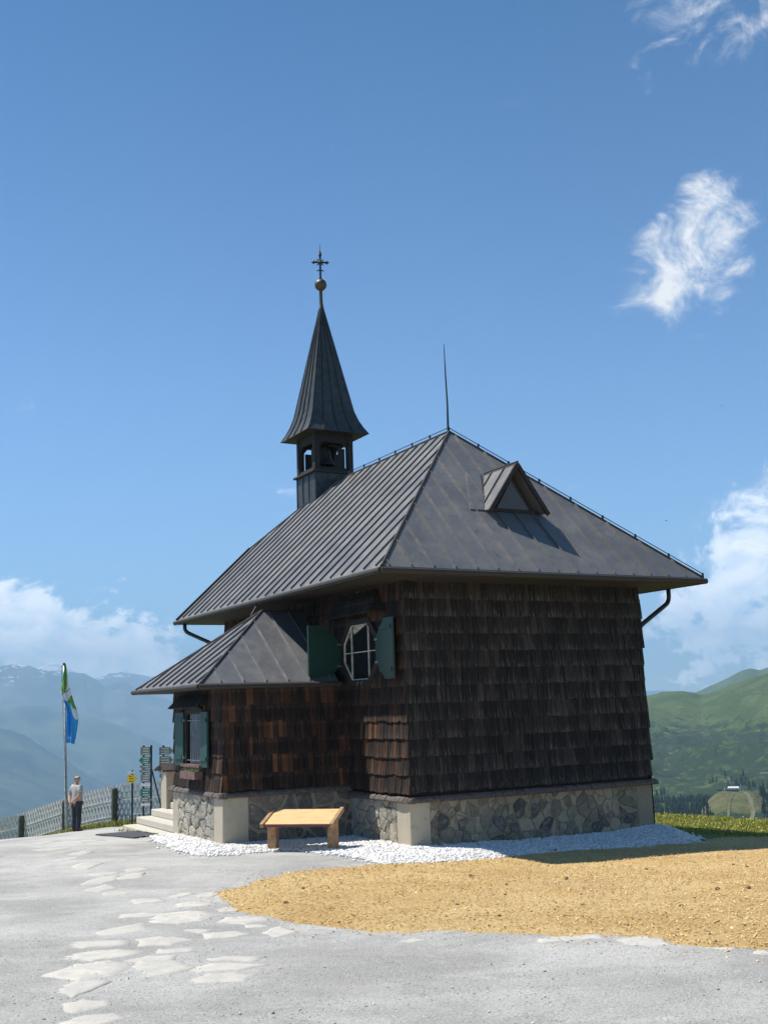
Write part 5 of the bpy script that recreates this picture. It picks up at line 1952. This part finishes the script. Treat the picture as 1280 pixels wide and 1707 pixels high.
def skin(name, verts, edges, mat, parent, sub=2):
    """verts: (x, y, z, rx, ry)"""
    bm_ = bmesh.new()
    ly = bm_.verts.layers.skin.verify()
    bv = []
    for i, q in enumerate(verts):
        v = bm_.verts.new(q[:3])
        v[ly].radius = (q[3], q[4] if len(q) > 4 else q[3])
        v[ly].use_root = (i == 0)
        bv.append(v)
    for a, b in edges:
        bm_.edges.new((bv[a], bv[b]))
    me = bpy.data.meshes.new(name)
    bm_.to_mesh(me)
    bm_.free()
    me.materials.append(mat)
    o = bpy.data.objects.new(name, me)
    link(o, parent)
    s_ = o.modifiers.new('skin', 'SKIN')
    s_.use_smooth_shade = True
    u_ = o.modifiers.new('sub', 'SUBSURF')
    u_.levels = sub
    u_.render_levels = sub
    return o


mx0, my0 = -9.97, 35.85
man = empty('person', (mx0, my0, g1(mx0, my0) - .0), R(-38))
tag(man, 'man in grey short-sleeved shirt and dark trousers, hands clasped behind his back', 'person')
bv = [(0, 0, .94, .13, .11), (0, .02, 1.10, .135, .12), (0, 0, 1.30, .14, .11), (0, -.02, 1.44, .07, .06), (0, -.01, 1.52, .055, .058), (0, .01, 1.585, .074, .084), (0, .015, 1.65, .084, .100), (0, .005, 1.715, .062, .075),
      (-.10, 0, .88, .095, .10), (-.105, .01, .50, .062, .066), (-.11, -.02, .12, .045, .05), (-.12, .10, .04, .042, .03),
      (.10, 0, .88, .095, .10), (.105, .01, .50, .062, .066), (.11, -.02, .12, .045, .05), (.12, .10, .04, .042, .03),
      (-.185, -.01, 1.38, .065, .06), (-.245, -.09, 1.13, .048, .048), (-.09, -.205, .93, .033, .032), (-.02, -.225, .885, .036, .020),
      (.185, -.01, 1.38, .065, .06), (.245, -.09, 1.13, .048, .048), (.09, -.205, .95, .033, .032), (.02, -.245, .90, .036, .020),
      (0, .115, 1.63, .014, .012), (-.085, 0, 1.63, .010, .022), (.085, 0, 1.63, .010, .022)]
be = [(0, 1), (1, 2), (2, 3), (3, 4), (4, 5), (5, 6), (6, 7), (0, 8), (8, 9), (9, 10), (10, 11), (0, 12), (12, 13), (13, 14), (14, 15), (2, 16), (16, 17), (17, 18), (18, 19), (2, 20), (20, 21), (21, 22), (22, 23), (6, 24), (6, 25), (6, 26)]
for hand, sgn in ((19, 1), (23, -1)):
    hx, hy, hz0 = bv[hand][:3]
    for q, (ox, ln_) in enumerate(((-.027, .055), (-.009, .068), (.009, .064), (.026, .05))):
        n0 = len(bv)
        bv.append((hx + sgn * (.02 + ln_ * .5), hy - .012, hz0 - .015 + ox, .0085, .0085))
        bv.append((hx + sgn * (.02 + ln_), hy + .012, hz0 - .025 + ox, .007, .007))
        be += [(hand, n0), (n0, n0 + 1)]
    n0 = len(bv)
    bv.append((hx + sgn * .012, hy - .02, hz0 + .04, .010, .010))
    bv.append((hx + sgn * .034, hy - .022, hz0 + .058, .008, .008))
    be += [(hand, n0), (n0, n0 + 1)]
body = skin('body', bv, be, M['skin'], man)
sv = [(0, .0, .76, .150, .135), (0, .02, .90, .172, .150), (0, .035, 1.02, .185, .165), (0, .03, 1.16, .178, .155), (0, 0, 1.32, .165, .125), (0, -.015, 1.43, .085, .075), (-.185, -.01, 1.385, .085, .08), (-.235, -.07, 1.20, .077, .077), (.185, -.01, 1.385, .085, .08), (.235, -.07, 1.20, .077, .077)]
skin('shirt', sv, [(0, 1), (1, 2), (2, 3), (3, 4), (4, 5), (4, 6), (6, 7), (4, 8), (8, 9)], M['shirt'], man)
tv = [(0, .0, .90, .13, .12), (-.10, 0, .84, .115, .125), (-.107, .01, .48, .088, .092), (-.11, -.01, .07, .074, .082), (.10, 0, .84, .115, .125), (.107, .01, .48, .088, .092), (.11, -.01, .07, .074, .082)]
skin('trousers', tv, [(0, 1), (1, 2), (2, 3), (0, 4), (4, 5), (5, 6)], M['trousers'], man)
for s_ in (-1, 1):
    skin('shoe', [(s_ * .11, -.06, .045, .05, .045), (s_ * .115, .05, .045, .052, .042), (s_ * .125, .17, .035, .045, .032)], [(0, 1), (1, 2)], M['shoe'], man)
hv, hf = [], []
nu, nv = 18, 8
for j in range(nv + 1):
    for i in range(nu + 1):
        a = R(155) + R(230) * i / nu
        e_ = R(-32) + R(48) * j / nv
        hv.append((.098 * math.cos(a) * math.cos(e_), .012 + .110 * math.sin(a) * math.cos(e_), 1.645 + .09 * math.sin(e_)))
for j in range(nv):
    for i in range(nu):
        a = j * (nu + 1) + i
        hf.append((a, a + 1, a + nu + 2, a + nu + 1))
ho = np_mesh('hair', hv, hf, M['hair'], man, smooth=True)
so = ho.modifiers.new('solid', 'SOLIDIFY')
so.thickness = .008
so.offset = 0

# ------------------------------------------------------------------ in the air
pg = empty('paraglider', (475.5, 1500, 402))
pg.rotation_euler = (0, 0, R(-12))
tag(pg, 'tiny white paraglider high in the sky to the right', 'paraglider')
cv, cf = [], []
for i in range(17):
    a = R(-62) + R(124) * i / 16
    ch = 1.15 * math.cos(a * .8)
    for dy, dzz in ((-ch, 0), (0, .32), (ch, 0), (0, -.08)):
        cv.append((4.3 * math.sin(a), dy, 4.2 * math.cos(a) + dzz - 2.0))
for i in range(16):
    for q in range(4):
        a, b = i * 4 + q, i * 4 + (q + 1) % 4
        cf.append((a, b, b + 4, a + 4))
MB().add(cv, cf).build('canopy', plain('white_canopy', (.85, .87, .88), .6, 0, .03), pg, smooth=True)
MB().lathe([(.05, -.5), (.28, -.3), (.30, .2), (.16, .45), (.15, .62), (.02, .75)], (0, 0, -5.0), 8).build('pilot', M['black'], pg, smooth=True)
for s_ in (-3.2, -1.2, 1.2, 3.2):
    MB().tube([(s_ * .06, 0, -4.4), (s_, 0, .1)], .02, 4).build('line', M['black'], pg)
bd = empty('bird', (51.58, 200, 33.83), R(40))
tag(bd, 'tiny dark bird flying right of the chapel roof', 'bird')
MB().lathe([(.004, -.2), (.05, -.1), (.065, .02), (.04, .12), (.004, .2)], (0, 0, 0), 8).build('body', M['black'], bd, smooth=True).rotation_euler = (R(90), 0, 0)
for s_ in (-1, 1):
    MB().prism([(0, -.06, .02), (s_ * .22, -.03, .09), (s_ * .36, -.09, .05), (s_ * .2, .06, .08), (0, .08, .02)][::s_], (0, 0, 1), .012).build('wing', M['black'], bd)

# ------------------------------------------------------------------ haze
hv_ = bpy.data.materials.new('haze')
hv_.use_nodes = True
ht = hv_.node_tree
ht.nodes.clear()
pvn = ht.nodes.new('ShaderNodeVolumePrincipled')
pvn.inputs['Color'].default_value = (.45, .73, 1.0, 1)
pvn.inputs['Density'].default_value = 1.35e-4
pvn.inputs['Anisotropy'].default_value = .0
ho_ = ht.nodes.new('ShaderNodeOutputMaterial')
ht.links.new(pvn.outputs[0], ho_.inputs['Volume'])
hz_o = MB().box(-18000, 18000, -18000, 18000, -1300, 1050).build('haze', hv_)
tag(hz_o, 'thin blue summer haze filling the valley', kind='stuff')
